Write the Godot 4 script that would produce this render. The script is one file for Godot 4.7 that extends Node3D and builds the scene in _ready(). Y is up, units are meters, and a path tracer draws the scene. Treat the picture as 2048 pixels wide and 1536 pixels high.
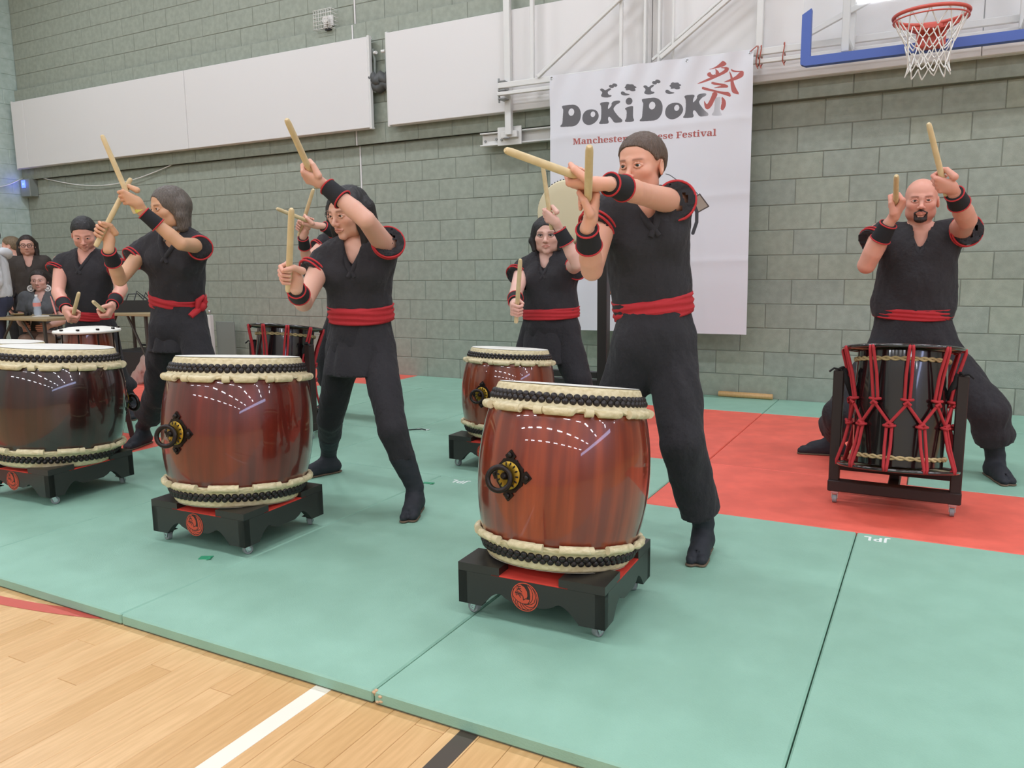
extends Node3D

# ---------------------------------------------------------------- mesh builder
class MB:
	var v := PackedVector3Array()
	var n := PackedVector3Array()
	var c := PackedColorArray()
	var uv := PackedVector2Array()
	var ix := PackedInt32Array()
	var col := Color.WHITE

	func vert(p: Vector3, nn: Vector3, t := Vector2.ZERO) -> int:
		v.append(p); n.append(nn); c.append(col); uv.append(t)
		return v.size() - 1

	func tri_out(a: Vector3, b: Vector3, d: Vector3, out: Vector3) -> void:
		var nn := (b - a).cross(d - a)
		if nn.length_squared() < 1e-16:
			return
		nn = nn.normalized()
		if nn.dot(out) < 0.0:
			nn = -nn
			var s := b
			b = d
			d = s
		var i := vert(a, nn)
		vert(b, nn)
		vert(d, nn)
		ix.append_array([i, i + 2, i + 1])

	func quad_out(a: Vector3, b: Vector3, d: Vector3, e: Vector3, out: Vector3) -> void:
		tri_out(a, b, d, out)
		tri_out(a, d, e, out)

	# a box with chamfered edges
	func box(cn: Vector3, size: Vector3, b := 0.003, bs := Basis()) -> void:
		var h := size * 0.5
		b = minf(b, minf(h.x, minf(h.y, h.z)) * 0.9)
		var P := func(sx: float, sy: float, sz: float, ax: int) -> Vector3:
			var q := Vector3(sx * h.x, sy * h.y, sz * h.z)
			for k in 3:
				if k != ax:
					q[k] -= (sx if k == 0 else (sy if k == 1 else sz)) * b
			return cn + bs * q
		for ax in 3:
			for s in [-1.0, 1.0]:
				var q: Array[Vector3] = []
				for uvw in [[-1, -1], [1, -1], [1, 1], [-1, 1]]:
					var sg := [0.0, 0.0, 0.0]
					sg[ax] = s
					sg[(ax + 1) % 3] = float(uvw[0])
					sg[(ax + 2) % 3] = float(uvw[1])
					q.append(P.call(sg[0], sg[1], sg[2], ax))
				var o := Vector3.ZERO
				o[ax] = s
				quad_out(q[0], q[1], q[2], q[3], bs * o)
		if b <= 0.0:
			return
		for ax in 3:
			var a1 := (ax + 1) % 3
			var a2 := (ax + 2) % 3
			for s1 in [-1.0, 1.0]:
				for s2 in [-1.0, 1.0]:
					var lo := [0.0, 0.0, 0.0]
					lo[a1] = s1
					lo[a2] = s2
					lo[ax] = -1.0
					var p0: Vector3 = P.call(lo[0], lo[1], lo[2], a1)
					var p1: Vector3 = P.call(lo[0], lo[1], lo[2], a2)
					lo[ax] = 1.0
					var p2: Vector3 = P.call(lo[0], lo[1], lo[2], a2)
					var p3: Vector3 = P.call(lo[0], lo[1], lo[2], a1)
					var o := Vector3.ZERO
					o[a1] = s1
					o[a2] = s2
					quad_out(p0, p1, p2, p3, bs * o)
		for sx in [-1.0, 1.0]:
			for sy in [-1.0, 1.0]:
				for sz in [-1.0, 1.0]:
					tri_out(P.call(sx, sy, sz, 0), P.call(sx, sy, sz, 1), P.call(sx, sy, sz, 2), bs * Vector3(sx, sy, sz))

	# bar between two points with a rectangular section (w across, t along the hint)
	func bar(a: Vector3, b: Vector3, w: float, t: float, hint := Vector3.BACK, bev := 0.003) -> void:
		var y := (b - a).normalized()
		var x := y.cross(hint)
		if x.length() < 0.01:
			x = y.cross(Vector3.RIGHT)
		x = x.normalized()
		box((a + b) * 0.5, Vector3(w, a.distance_to(b), t), bev, Basis(x, y, x.cross(y)))

	# rows of points; smooth normals; closed around when wrap
	func sheet(rows: Array, wrap: bool, flip := false) -> void:
		var R := rows.size()
		var C: int = rows[0].size()
		var acc := PackedVector3Array()
		acc.resize(R * C)
		var jn := C if wrap else C - 1
		for i in R - 1:
			for j in jn:
				var k := (j + 1) % C
				var a: Vector3 = rows[i][j]
				var b: Vector3 = rows[i][k]
				var d: Vector3 = rows[i + 1][k]
				var e: Vector3 = rows[i + 1][j]
				var nn := (d - a).cross(e - b)
				if flip:
					nn = -nn
				acc[i * C + j] += nn
				acc[i * C + k] += nn
				acc[(i + 1) * C + k] += nn
				acc[(i + 1) * C + j] += nn
		var base := v.size()
		for i in R:
			for j in C:
				vert(rows[i][j], acc[i * C + j].normalized(), Vector2(float(j) / jn, float(i) / maxi(1, R - 1)))
		if wrap:                                   # a second seam column, so that the uv closes
			for i in R:
				vert(rows[i][0], acc[i * C].normalized(), Vector2(1.0, float(i) / maxi(1, R - 1)))
		for i in R - 1:
			for j in jn:
				var a := base + i * C + j
				var b := base + i * C + j + 1
				var d := base + (i + 1) * C + j + 1
				var e := base + (i + 1) * C + j
				if wrap and j == C - 1:
					b = base + R * C + i
					d = base + R * C + i + 1
				if flip:
					ix.append_array([a, b, d, a, d, e])
				else:
					ix.append_array([a, d, b, a, e, d])

	func tube(path: Array, rad: Array, sides := 10, caps := true) -> void:
		var up := Vector3.UP
		var rows := []
		var np := path.size()
		var u := Vector3.ZERO
		for i in np:
			var t: Vector3 = path[mini(i + 1, np - 1)] - path[maxi(i - 1, 0)]
			t = t.normalized()
			if i == 0:
				u = t.cross(up if absf(t.y) < 0.95 else Vector3.RIGHT).normalized()
			else:
				u = (u - t * u.dot(t)).normalized()
			var w := t.cross(u)
			var r: float = rad[mini(i, rad.size() - 1)]
			var row := PackedVector3Array()
			for j in sides:
				var a := TAU * j / sides
				row.append(path[i] + (u * cos(a) + w * sin(a)) * r)
			rows.append(row)
		sheet(rows, true)
		if caps:
			for e in [0, np - 1]:
				var out: Vector3 = (path[0] - path[1]) if e == 0 else (path[np - 1] - path[np - 2])
				for j in sides:
					tri_out(path[e], rows[e][j], rows[e][(j + 1) % sides], out)

	# closed ring of round section round an arbitrary closed path
	func loop(path: Array, r: float, sides := 8) -> void:
		var np := path.size()
		var cen := Vector3.ZERO
		for q in path:
			cen += q
		cen /= np
		var rows := []
		for i in np + 1:
			var p0: Vector3 = path[(i - 1 + np) % np]
			var p1: Vector3 = path[i % np]
			var p2: Vector3 = path[(i + 1) % np]
			var t := (p2 - p0).normalized()
			var u := (p1 - cen)
			u = (u - t * u.dot(t)).normalized()
			var w := t.cross(u)
			var row := PackedVector3Array()
			for j in sides:
				var a := TAU * j / sides
				row.append(p1 + (u * cos(a) + w * sin(a)) * r)
			rows.append(row)
		sheet(rows, true)

	func torus(cn: Vector3, ax: Vector3, R: float, r: float, seg := 24, sides := 8) -> void:
		var x := ax.cross(Vector3.UP if absf(ax.y) < 0.9 else Vector3.RIGHT).normalized()
		var y := ax.normalized().cross(x)
		var path := []
		for i in seg:
			path.append(cn + (x * cos(TAU * i / seg) + y * sin(TAU * i / seg)) * R)
		loop(path, r, sides)

	# profile of (radius, height) round an axis; rising profile faces outward
	func lathe(prof: Array, seg := 32, xf := Transform3D()) -> void:
		var rows := []
		for q in prof:
			var row := PackedVector3Array()
			for j in seg:
				var a := TAU * j / seg
				row.append(xf * Vector3(q.x * cos(a), q.y, -q.x * sin(a)))
			rows.append(row)
		sheet(rows, true)

	# lathe whose profile is cut into separately smoothed runs (sharp edges between)
	func lathe_runs(runs: Array, seg := 32, xf := Transform3D()) -> void:
		for r in runs:
			lathe(r, seg, xf)

	func disc(cn: Vector3, nrm: Vector3, r: float, seg := 24) -> void:
		var x := nrm.cross(Vector3.UP if absf(nrm.y) < 0.9 else Vector3.RIGHT).normalized()
		var y := nrm.normalized().cross(x)
		for i in seg:
			tri_out(cn, cn + (x * cos(TAU * i / seg) + y * sin(TAU * i / seg)) * r, cn + (x * cos(TAU * (i + 1) / seg) + y * sin(TAU * (i + 1) / seg)) * r, nrm)

	func ball(cn: Vector3, r: Vector3, seg := 12, rings := 8, bs := Basis()) -> void:
		var rows := []
		for i in rings + 1:
			var t := -PI / 2 + PI * i / rings
			var row := PackedVector3Array()
			for j in seg:
				var a := TAU * j / seg
				row.append(cn + bs * Vector3(r.x * cos(t) * cos(a), r.y * sin(t), -r.z * cos(t) * sin(a)))
			rows.append(row)
		sheet(rows, true)

	# flat polygon (x, y) given a thickness along z, placed by xf
	func prism(poly: PackedVector2Array, z0: float, z1: float, xf := Transform3D()) -> void:
		var pl := poly.duplicate()
		if Geometry2D.is_polygon_clockwise(pl):
			pl.reverse()
		var t := Geometry2D.triangulate_polygon(pl)
		for i in range(0, t.size(), 3):
			var a := pl[t[i]]
			var b := pl[t[i + 1]]
			var d := pl[t[i + 2]]
			tri_out(xf * Vector3(a.x, a.y, z1), xf * Vector3(b.x, b.y, z1), xf * Vector3(d.x, d.y, z1), xf.basis.z)
			tri_out(xf * Vector3(a.x, a.y, z0), xf * Vector3(b.x, b.y, z0), xf * Vector3(d.x, d.y, z0), -xf.basis.z)
		for i in pl.size():
			var a := pl[i]
			var b := pl[(i + 1) % pl.size()]
			var e := b - a
			quad_out(xf * Vector3(a.x, a.y, z0), xf * Vector3(b.x, b.y, z0), xf * Vector3(b.x, b.y, z1), xf * Vector3(a.x, a.y, z1), xf.basis * Vector3(e.y, -e.x, 0))

	func join(o: MB, xf := Transform3D()) -> void:
		var base := v.size()
		for i in o.v.size():
			v.append(xf * o.v[i])
			n.append((xf.basis * o.n[i]).normalized())
			c.append(o.c[i] * col)
			uv.append(o.uv[i])
		var mir := xf.basis.determinant() < 0.0
		for i in range(0, o.ix.size(), 3):
			ix.append(base + o.ix[i])
			ix.append(base + o.ix[i + (2 if mir else 1)])
			ix.append(base + o.ix[i + (1 if mir else 2)])

	func mesh(colours := false) -> ArrayMesh:
		var a := []
		a.resize(Mesh.ARRAY_MAX)
		a[Mesh.ARRAY_VERTEX] = v
		a[Mesh.ARRAY_NORMAL] = n
		a[Mesh.ARRAY_TEX_UV] = uv
		if colours:
			a[Mesh.ARRAY_COLOR] = c
		a[Mesh.ARRAY_INDEX] = ix
		var m := ArrayMesh.new()
		m.add_surface_from_arrays(Mesh.PRIMITIVE_TRIANGLES, a)
		return m


# ---------------------------------------------------------------- distance field, meshed as surface nets
class Field:
	var o: Vector3
	var h: float
	var nx: int
	var ny: int
	var nz: int
	var d := PackedFloat32Array()

	func _init(lo: Vector3, hi: Vector3, cell: float) -> void:
		o = lo
		h = cell
		nx = int(ceil((hi.x - lo.x) / cell)) + 2
		ny = int(ceil((hi.y - lo.y) / cell)) + 2
		nz = int(ceil((hi.z - lo.z) / cell)) + 2
		d.resize(nx * ny * nz)
		d.fill(1.0)

	func rng(lo: Vector3, hi: Vector3) -> Array[int]:
		return [clampi(int((lo.x - o.x) / h), 0, nx - 1), clampi(int((hi.x - o.x) / h) + 1, 0, nx - 1),
			clampi(int((lo.y - o.y) / h), 0, ny - 1), clampi(int((hi.y - o.y) / h) + 1, 0, ny - 1),
			clampi(int((lo.z - o.z) / h), 0, nz - 1), clampi(int((hi.z - o.z) / h) + 1, 0, nz - 1)]

	# tapered capsule, flattened s times along w, joined with blend k (or carved away)
	func cone(a: Vector3, b: Vector3, ra: float, rb: float, k := 0.0, w := Vector3.ZERO, s := 1.0, sub := false) -> void:
		var m := Vector3.ONE * (maxf(ra, rb) + k + 3.0 * h)
		var g := rng(a.min(b) - m, a.max(b) + m)
		var ba := b - a
		var bb := maxf(ba.length_squared(), 1e-9)
		var dr := rb - ra
		var flat := s != 1.0
		var s1 := s - 1.0
		for z in range(g[4], g[5] + 1):
			for y in range(g[2], g[3] + 1):
				var id := (z * ny + y) * nx + g[0]
				var q := Vector3(o.x + g[0] * h, o.y + y * h, o.z + z * h) - a
				for x in range(g[0], g[1] + 1):
					var t := clampf(q.dot(ba) / bb, 0.0, 1.0)
					var e := q - ba * t
					if flat:
						e += w * (e.dot(w) * s1)
					var f := e.length() - ra - dr * t
					var u := d[id]
					if sub:
						f = -f
						if u - f < k and f - u < k:
							var hh := 0.5 + 0.5 * (u - f) / k
							d[id] = lerpf(f, u, hh) + k * hh * (1.0 - hh)
						elif f > u:
							d[id] = f
					elif u - f < k and f - u < k:
						var hh := 0.5 - 0.5 * (u - f) / k
						d[id] = lerpf(f, u, hh) - k * hh * (1.0 - hh)
					elif f < u:
						d[id] = f
					q.x += h
					id += 1

	func ellip(cn: Vector3, r: Vector3, k := 0.0, sub := false, bs := Basis()) -> void:
		var mm := maxf(r.x, maxf(r.y, r.z)) + k + 3.0 * h
		var m := Vector3.ONE * mm
		var g := rng(cn - m, cn + m)
		var bx := bs.x
		var by := bs.y
		var bz := bs.z
		for z in range(g[4], g[5] + 1):
			for y in range(g[2], g[3] + 1):
				var id := (z * ny + y) * nx + g[0]
				var q := Vector3(o.x + g[0] * h, o.y + y * h, o.z + z * h) - cn
				for x in range(g[0], g[1] + 1):
					var e := Vector3(q.dot(bx), q.dot(by), q.dot(bz)) / r
					var l := e.length()
					var f := l * (l - 1.0) / maxf((e / r).length(), 1e-6)
					var u := d[id]
					if sub:
						f = -f
						if u - f < k and f - u < k:
							var hh := 0.5 + 0.5 * (u - f) / k
							d[id] = lerpf(f, u, hh) + k * hh * (1.0 - hh)
						elif f > u:
							d[id] = f
					elif u - f < k and f - u < k:
						var hh := 0.5 - 0.5 * (u - f) / k
						d[id] = lerpf(f, u, hh) - k * hh * (1.0 - hh)
					elif f < u:
						d[id] = f
					q.x += h
					id += 1

	# keep only the side of a plane that its normal points away from; within an optional ball
	func cut(p: Vector3, nn: Vector3, reach := 100.0, cn := Vector3.ZERO) -> void:
		var r2 := reach * reach
		var g := rng(o, o + Vector3(nx, ny, nz) * h) if reach > 50.0 else rng(cn - Vector3.ONE * reach, cn + Vector3.ONE * reach)
		for z in range(g[4], g[5] + 1):
			for y in range(g[2], g[3] + 1):
				var id := (z * ny + y) * nx + g[0]
				var q := Vector3(o.x + g[0] * h, o.y + y * h, o.z + z * h)
				for x in range(g[0], g[1] + 1):
					var f := (q - p).dot(nn)
					if f > d[id] and (reach > 50.0 or q.distance_squared_to(cn) < r2):
						d[id] = f
					q.x += h
					id += 1

	# folds: push the surface in and out by a noise
	func ripple(nz_: FastNoiseLite, amp: float, sc: Vector3) -> void:
		var lim := 2.5 * h + amp
		var id := 0
		for z in nz:
			for y in ny:
				for x in nx:
					var u := d[id]
					if u < lim and u > -lim:
						d[id] = u + amp * nz_.get_noise_3d((o.x + x * h) * sc.x, (o.y + y * h) * sc.y, (o.z + z * h) * sc.z)
					id += 1

	func emit(mb: MB, xf := Transform3D(), mode := 0) -> void:
		var vid := PackedInt32Array()
		vid.resize(d.size())
		vid.fill(-1)
		var cells := PackedInt32Array()
		var sz := nx * ny
		var lim := 3.5 * h
		var off := PackedInt32Array([0, 1, nx, nx + 1, sz, sz + 1, sz + nx, sz + nx + 1])
		var ea := PackedInt32Array([0, 2, 4, 6, 0, 1, 4, 5, 0, 1, 2, 3])
		var eb := PackedInt32Array([1, 3, 5, 7, 2, 3, 6, 7, 4, 5, 6, 7])
		var cp: Array[Vector3] = []
		for k in 8:
			cp.append(Vector3(k & 1, (k >> 1) & 1, k >> 2))
		for z in nz - 1:
			for y in ny - 1:
				var id := (z * ny + y) * nx
				for x in nx - 1:
					var a0 := d[id]
					if a0 < lim and a0 > -lim:
						var cnt := 0
						for k in 8:
							if d[id + off[k]] < 0.0:
								cnt += 1
						if cnt != 0 and cnt != 8:
							var s := Vector3.ZERO
							var m := 0
							for e in 12:
								var da := d[id + off[ea[e]]]
								var db := d[id + off[eb[e]]]
								if (da < 0.0) != (db < 0.0):
									s += cp[ea[e]].lerp(cp[eb[e]], da / (da - db))
									m += 1
							var pl := o + (Vector3(x, y, z) + s / m) * h
							var a1 := d[id + 1]
							var a2 := d[id + nx]
							var a3 := d[id + nx + 1]
							var a4 := d[id + sz]
							var a5 := d[id + sz + 1]
							var a6 := d[id + sz + nx]
							var a7 := d[id + sz + nx + 1]
							var g := Vector3(a1 + a3 + a5 + a7 - a0 - a2 - a4 - a6, a2 + a3 + a6 + a7 - a0 - a1 - a4 - a5, a4 + a5 + a6 + a7 - a0 - a1 - a2 - a3)
							vid[id] = mb.v.size()
							cells.append(id)
							mb.v.append(xf * pl)
							mb.n.append((xf.basis * g).normalized())
							mb.uv.append(Vector2.ZERO)
							mb.c.append(mb.col if mode == 0 else mb.col * (hand_tint(pl) if mode == 3 else head_tint(pl, mode == 2)))
					id += 1
		var ax := PackedInt32Array([1, nx, sz])
		for id in cells:
			var a0 := d[id] < 0.0
			for k in 3:
				if (d[id + ax[k]] < 0.0) == a0:
					continue
				var u := ax[(k + 1) % 3]
				var w := ax[(k + 2) % 3]
				if id - u - w < 0:
					continue
				var p := vid[id]
				var q := vid[id - u]
				var r := vid[id - u - w]
				var t := vid[id - w]
				if q < 0 or r < 0 or t < 0:
					continue
				var nn := (mb.v[r] - mb.v[p]).cross(mb.v[t] - mb.v[q])
				if nn.dot(mb.n[p] + mb.n[r]) > 0.0:
					mb.ix.append_array([p, r, q, p, t, r])
				else:
					mb.ix.append_array([p, q, r, p, r, t])


	func head_tint(p: Vector3, male: bool) -> Color:
		var c := Color(1, 1, 1)
		var ax := absf(p.x)
		# cheeks, nose and chin a little redder
		c = c.lerp(Color(1.0, 0.80, 0.78), 0.45 * exp(-(pow((ax - 0.042) / 0.022, 2.0) + pow((p.y + 0.03) / 0.022, 2.0))) if p.z > 0.02 else 0.0)
		c = c.lerp(Color(1.0, 0.82, 0.80), 0.35 * exp(-(pow(p.x / 0.016, 2.0) + pow((p.y + 0.033) / 0.014, 2.0))) if p.z > 0.08 else 0.0)
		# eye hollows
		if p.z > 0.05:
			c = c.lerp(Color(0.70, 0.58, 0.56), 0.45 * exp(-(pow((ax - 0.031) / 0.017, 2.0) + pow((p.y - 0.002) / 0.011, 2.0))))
		# lips
		if p.z > 0.066 and ax < 0.026:
			var w := 1.0 - pow(ax / 0.026, 2.0)
			var l := smoothstep(0.0125, 0.006, absf(p.y + 0.0645) / maxf(w, 0.15))
			c = c.lerp(Color(0.80, 0.52, 0.50), l * (0.55 if male else 0.8))
			c = c.lerp(Color(0.42, 0.25, 0.24), 0.7 * exp(-pow((p.y + 0.0640) / 0.0022, 2.0)) * smoothstep(0.025, 0.018, ax))
		# brows
		if p.z > 0.045:
			var by := 0.0215 - 4.0 * pow(ax - 0.034, 2.0)
			var b := exp(-pow((p.y - by) / 0.0042, 2.0)) * smoothstep(0.011, 0.017, ax) * smoothstep(0.054, 0.044, ax)
			c = c.lerp(Color(0.26, 0.19, 0.16), b * 0.78)
		# nostrils
		c = c.lerp(Color(0.35, 0.2, 0.18), exp(-(pow((ax - 0.0075) / 0.0035, 2.0) + pow((p.y + 0.0435) / 0.0028, 2.0))) if p.z > 0.085 else 0.0)
		if male:
			# stubble along the jaw
			var s := smoothstep(-0.045, -0.075, p.y) * smoothstep(-0.125, -0.11, p.y) * smoothstep(-0.01, 0.02, p.z)
			c = c.lerp(Color(0.72, 0.62, 0.58), 0.35 * s)
		return c

	func hand_tint(p: Vector3) -> Color:
		return Color(1, 1, 1).lerp(Color(1.0, 0.80, 0.78), 0.5 * smoothstep(-0.02, 0.03, p.x))


# ---------------------------------------------------------------- naming and tagging
var used := {}
var M := {}
var rnd := RandomNumberGenerator.new()
var fold := FastNoiseLite.new()

func numbered(called: String, parent: Node) -> String:
	var key := "%d/%s" % [parent.get_instance_id(), called]
	var k: int = used.get(key, 0)
	used[key] = k + 1
	return called if k == 0 else "%s_%03d" % [called, k]

func tag(o: Node3D, label := "", category := "", group := "", kind := "") -> Node3D:
	if label:
		o.set_meta("label", label)
	if category:
		o.set_meta("category", category)
	if group:
		o.set_meta("group", group)
	if kind:
		o.set_meta("kind", kind)
	return o

func thing(called: String, label: String, category: String, at := Vector3.ZERO, turn := 0.0, group := "") -> Node3D:
	var o := Node3D.new()
	o.name = numbered(called, self)
	add_child(o, true)
	o.position = at
	o.rotation.y = turn
	tag(o, label, category, group)
	return o

func put(called: String, mesh: Mesh, m: Material, parent: Node3D, at := Vector3.ZERO, bs := Basis()) -> MeshInstance3D:
	var o := MeshInstance3D.new()
	o.name = numbered(called, parent)
	o.mesh = mesh
	o.material_override = m
	o.transform = Transform3D(bs, at)
	parent.add_child(o, true)
	return o

func obj(called: String, mb: MB, m: Material, parent: Node3D, colours := false) -> MeshInstance3D:
	return put(called, mb.mesh(colours), m, parent)

func struct(called: String, mb: MB, m: Material) -> MeshInstance3D:
	var o := put(called, mb.mesh(), m, self)
	o.set_meta("kind", "structure")
	return o

# ---------------------------------------------------------------- materials
func mat(called: String, col: Color, rough := 0.6, metal := 0.0) -> StandardMaterial3D:
	var m := StandardMaterial3D.new()
	m.resource_name = called
	m.albedo_color = col
	m.roughness = rough
	m.metallic = metal
	M[called] = m
	return m

func noise(freq: float, sd := 1, oct := 4) -> FastNoiseLite:
	var f := FastNoiseLite.new()
	f.noise_type = FastNoiseLite.TYPE_SIMPLEX_SMOOTH
	f.frequency = freq
	f.seed = sd
	f.fractal_octaves = oct
	return f

func noise_tex(freq: float, ramp: Array, sd := 1, size := 512, oct := 4) -> NoiseTexture2D:
	var t := NoiseTexture2D.new()
	t.width = size
	t.height = size
	t.seamless = true
	t.noise = noise(freq, sd, oct)
	var g := Gradient.new()
	g.offsets = PackedFloat32Array([0.2, 0.8])
	g.colors = PackedColorArray([ramp[0], ramp[1]])
	t.color_ramp = g
	return t

func bump_tex(freq: float, strength: float, sd := 1, oct := 4) -> NoiseTexture2D:
	var t := NoiseTexture2D.new()
	t.width = 512
	t.height = 512
	t.seamless = true
	t.as_normal_map = true
	t.bump_strength = strength
	t.noise = noise(freq, sd, oct)
	return t

func tri(m: StandardMaterial3D, sc: Vector3, tex: Texture2D = null, nrm: Texture2D = null, ns := 1.0) -> void:
	m.uv1_triplanar = true
	m.uv1_world_triplanar = true
	m.uv1_scale = sc
	if tex:
		m.albedo_texture = tex
	if nrm:
		m.normal_enabled = true
		m.normal_texture = nrm
		m.normal_scale = ns

func hexc(s: String) -> Color:
	return Color.html(s)

func lin(s: String) -> Color:
	return Color.html(s).srgb_to_linear()

func _ready() -> void:
	rnd.seed = 7
	fold = noise(1.0, 5, 3)
	# camera
	var cam := Camera3D.new()
	cam.name = "camera"
	cam.fov = 51.96
	cam.near = 0.05
	cam.far = 100.0
	cam.transform = Transform3D(Basis(Vector3(0.88118082, -0.01212707, -0.47262384), Vector3(-0.05956002, 0.9888591, -0.13641951), Vector3(0.46901275, 0.14835974, 0.87064139)), Vector3(0, 1.13330833, 6.78327765))
	add_child(cam)
	# environment: a closed hall, so the air outside gives nothing
	var we := WorldEnvironment.new()
	we.name = "environment"
	var env := Environment.new()
	env.background_mode = Environment.BG_COLOR
	env.background_color = Color(0.02, 0.02, 0.02)
	env.tonemap_mode = Environment.TONE_MAPPER_LINEAR
	env.tonemap_exposure = 1.0
	env.sdfgi_enabled = true
	env.ssao_enabled = true
	env.ssil_enabled = true
	we.environment = env
	add_child(we)
	# hall lamps: rows of fluorescent fittings under the roof, and a band of roof-light glazing at the far end
	make_materials()
	lamps(5.6, Color(0.81, 0.876, 1.0).linear_to_srgb())
	end_window(20.0)
	# setting
	walls()
	floor_boards()
	mats()
	panels()
	hoop_frame()
	banner()
	wall_fittings()
	# drums
	nagado("front", Vector3(-1.078, 0.165, 4.472), Vector3(0.004, 0.57, -0.088), 1.0, "drum_red", -11.0, true)
	nagado("middle", Vector3(-2.607, 0.165, 4.441), Vector3(-0.012, 0.60, -0.058), 1.075, "drum_wine", -2.0, true)
	nagado("dark", Vector3(-4.0, 0.165, 4.37), Vector3(0.012, 0.585, -0.045), 1.12, "drum_dark", -21.0, false)
	nagado("rear", Vector3(-2.155, 0.165, 2.86), Vector3(0.01, 0.50, -0.04), 0.93, "drum_rust", -4.0, false)
	nagado("edge", Vector3(-5.27, 0.165, 3.93), Vector3(0.01, 0.53, -0.03), 1.0, "drum_rust", -60.0, false)
	okedo("right", Vector3(-0.13, 0, 2.85), 0.0)
	okedo("left", Vector3(-3.89, 0, 2.85), 0.0)
	small_drum()
	tall_drum()
	# people
	people()
	onlookers()
	tables()
	small_things()

func make_materials() -> void:
	var m := mat("block", hexc("9aa092"), 0.62)
	tri(m, Vector3.ONE * 1.1, noise_tex(0.02, [Color(0.93, 0.94, 0.93), Color(1, 1, 1)], 3), bump_tex(0.3, 3.0, 4, 2), 0.22)
	for i in 3:
		var b: StandardMaterial3D = m.duplicate()
		b.albedo_color = [hexc("979d90"), hexc("9da394"), hexc("989f93")][i]
		M["block%d" % i] = b
	mat("mortar", hexc("80857a"), 0.8)
	m = mat("pale_block", hexc("b3c3bb"), 0.6)
	tri(m, Vector3.ONE * 0.9, noise_tex(0.02, [Color(0.93, 0.94, 0.93), Color(1, 1, 1)], 8), M.block.normal_texture, 0.2)
	m = mat("hall", hexc("b9bab2"), 0.8)
	mat("roof", hexc("8c8d8a"), 0.8)
	m = mat("floor_wood", hexc("d9b07c"), 0.32)
	tri(m, Vector3(5.0, 5.0, 0.5), noise_tex(0.02, [Color(0.95, 0.935, 0.91), Color(1, 1, 1)], 21))
	for i in 5:
		var b: StandardMaterial3D = m.duplicate()
		b.albedo_color = [hexc("dcb27d"), hexc("d8ad78"), hexc("dfb682"), hexc("d4a973"), hexc("dcb37f")][i]
		b.uv1_offset = Vector3(0.13, 0.0, 0.31) * i
		M["plank%d" % i] = b
	mat("paint_white", hexc("efe3d2"), 0.35)
	mat("paint_black", hexc("4a4138"), 0.4)
	mat("paint_red", hexc("c5574a"), 0.38)
	m = mat("mat_green", hexc("8fb8a3"), 0.55)
	tri(m, Vector3.ONE * 0.8, noise_tex(0.012, [Color(0.965, 0.97, 0.965), Color(1, 1, 1)], 31), bump_tex(0.5, 2.0, 32, 1), 0.10)
	m = mat("mat_red", hexc("ee6a58"), 0.55)
	tri(m, Vector3.ONE * 0.8, noise_tex(0.012, [Color(0.94, 0.93, 0.93), Color(1, 1, 1)], 33), M.mat_green.normal_texture, 0.10)
	mat("mat_base", hexc("5d6152"), 0.85)
	mat("foam", hexc("c9a883"), 0.9)
	mat("panel", hexc("d8d5d3"), 0.5)
	mat("panel_seam", hexc("9a9997"), 0.7)
	mat("steel_white", hexc("d4d3cf"), 0.45)
	mat("steel_grey", hexc("8b8c8a"), 0.4, 0.6)
	mat("chrome", hexc("c4c7c9"), 0.22, 0.9)
	mat("rope_red_thin", hexc("a85a4c"), 0.8)
	mat("blue_pad", hexc("4a62a8"), 0.6)
	mat("rim", hexc("c25245"), 0.42)
	mat("net", hexc("e4e2dc"), 0.9)
	var g := mat("glass", Color(0.9, 0.95, 1.0, 0.06), 0.03)
	g.transparency = BaseMaterial3D.TRANSPARENCY_ALPHA
	g.metallic_specular = 0.5
	mat("black_hole", hexc("1b1b1a"), 0.9)
	# drums
	for q in [["drum_red", "6d230e", "8e3717", 41], ["drum_wine", "531409", "6e2010", 42], ["drum_dark", "230b08", "38110b", 43], ["drum_rust", "6c2b16", "853c20", 44]]:
		m = mat(q[0], Color.WHITE, 0.28)
		m.albedo_texture = noise_tex(0.012, [hexc(q[1]), hexc(q[2])], q[3], 512, 5)
		m.uv1_scale = Vector3(5.0, 0.10, 1.0)
		m.clearcoat_enabled = true
		m.clearcoat = 1.0
		m.clearcoat_roughness = 0.03
	m = mat("hide", hexc("ddd0ac"), 0.6)
	m.albedo_texture = noise_tex(0.02, [Color(0.88, 0.86, 0.80), Color(1, 1, 1)], 51)
	m.uv1_scale = Vector3(5, 1, 1)
	mat("hide_plain", hexc("cfc3a2"), 0.6)
	m = mat("skin_top", hexc("e9e6dc"), 0.55)
	mat("tack", hexc("2a2524"), 0.32, 0.3)
	mat("iron", hexc("241c19"), 0.35, 0.5)
	mat("gold", hexc("a8862f"), 0.35, 0.8)
	m = mat("black_wood", hexc("24211f"), 0.42)
	m.clearcoat_enabled = true
	m.clearcoat = 0.25
	m.clearcoat_roughness = 0.3
	m = mat("stand_wood", hexc("2b1d1b"), 0.5)
	mat("red_cloth", hexc("c93a2c"), 0.9)
	mat("emblem_red", hexc("c74a35"), 0.6)
	mat("emblem_black", hexc("241916"), 0.6)
	mat("rubber", hexc("8d8f90"), 0.5)
	mat("rubber_black", hexc("27282a"), 0.6)
	m = mat("black_shell", hexc("191212"), 0.2)
	m.clearcoat_enabled = true
	m.clearcoat = 1.0
	m.clearcoat_roughness = 0.05
	m = mat("rope_red", hexc("ae2a2f"), 0.85)
	mat("rope_black", hexc("1d1a1a"), 0.9)
	mat("rattan", hexc("c4ab7d"), 0.8)
	# people
	m = mat("cloth_black", hexc("2a282b"), 0.92)
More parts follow.
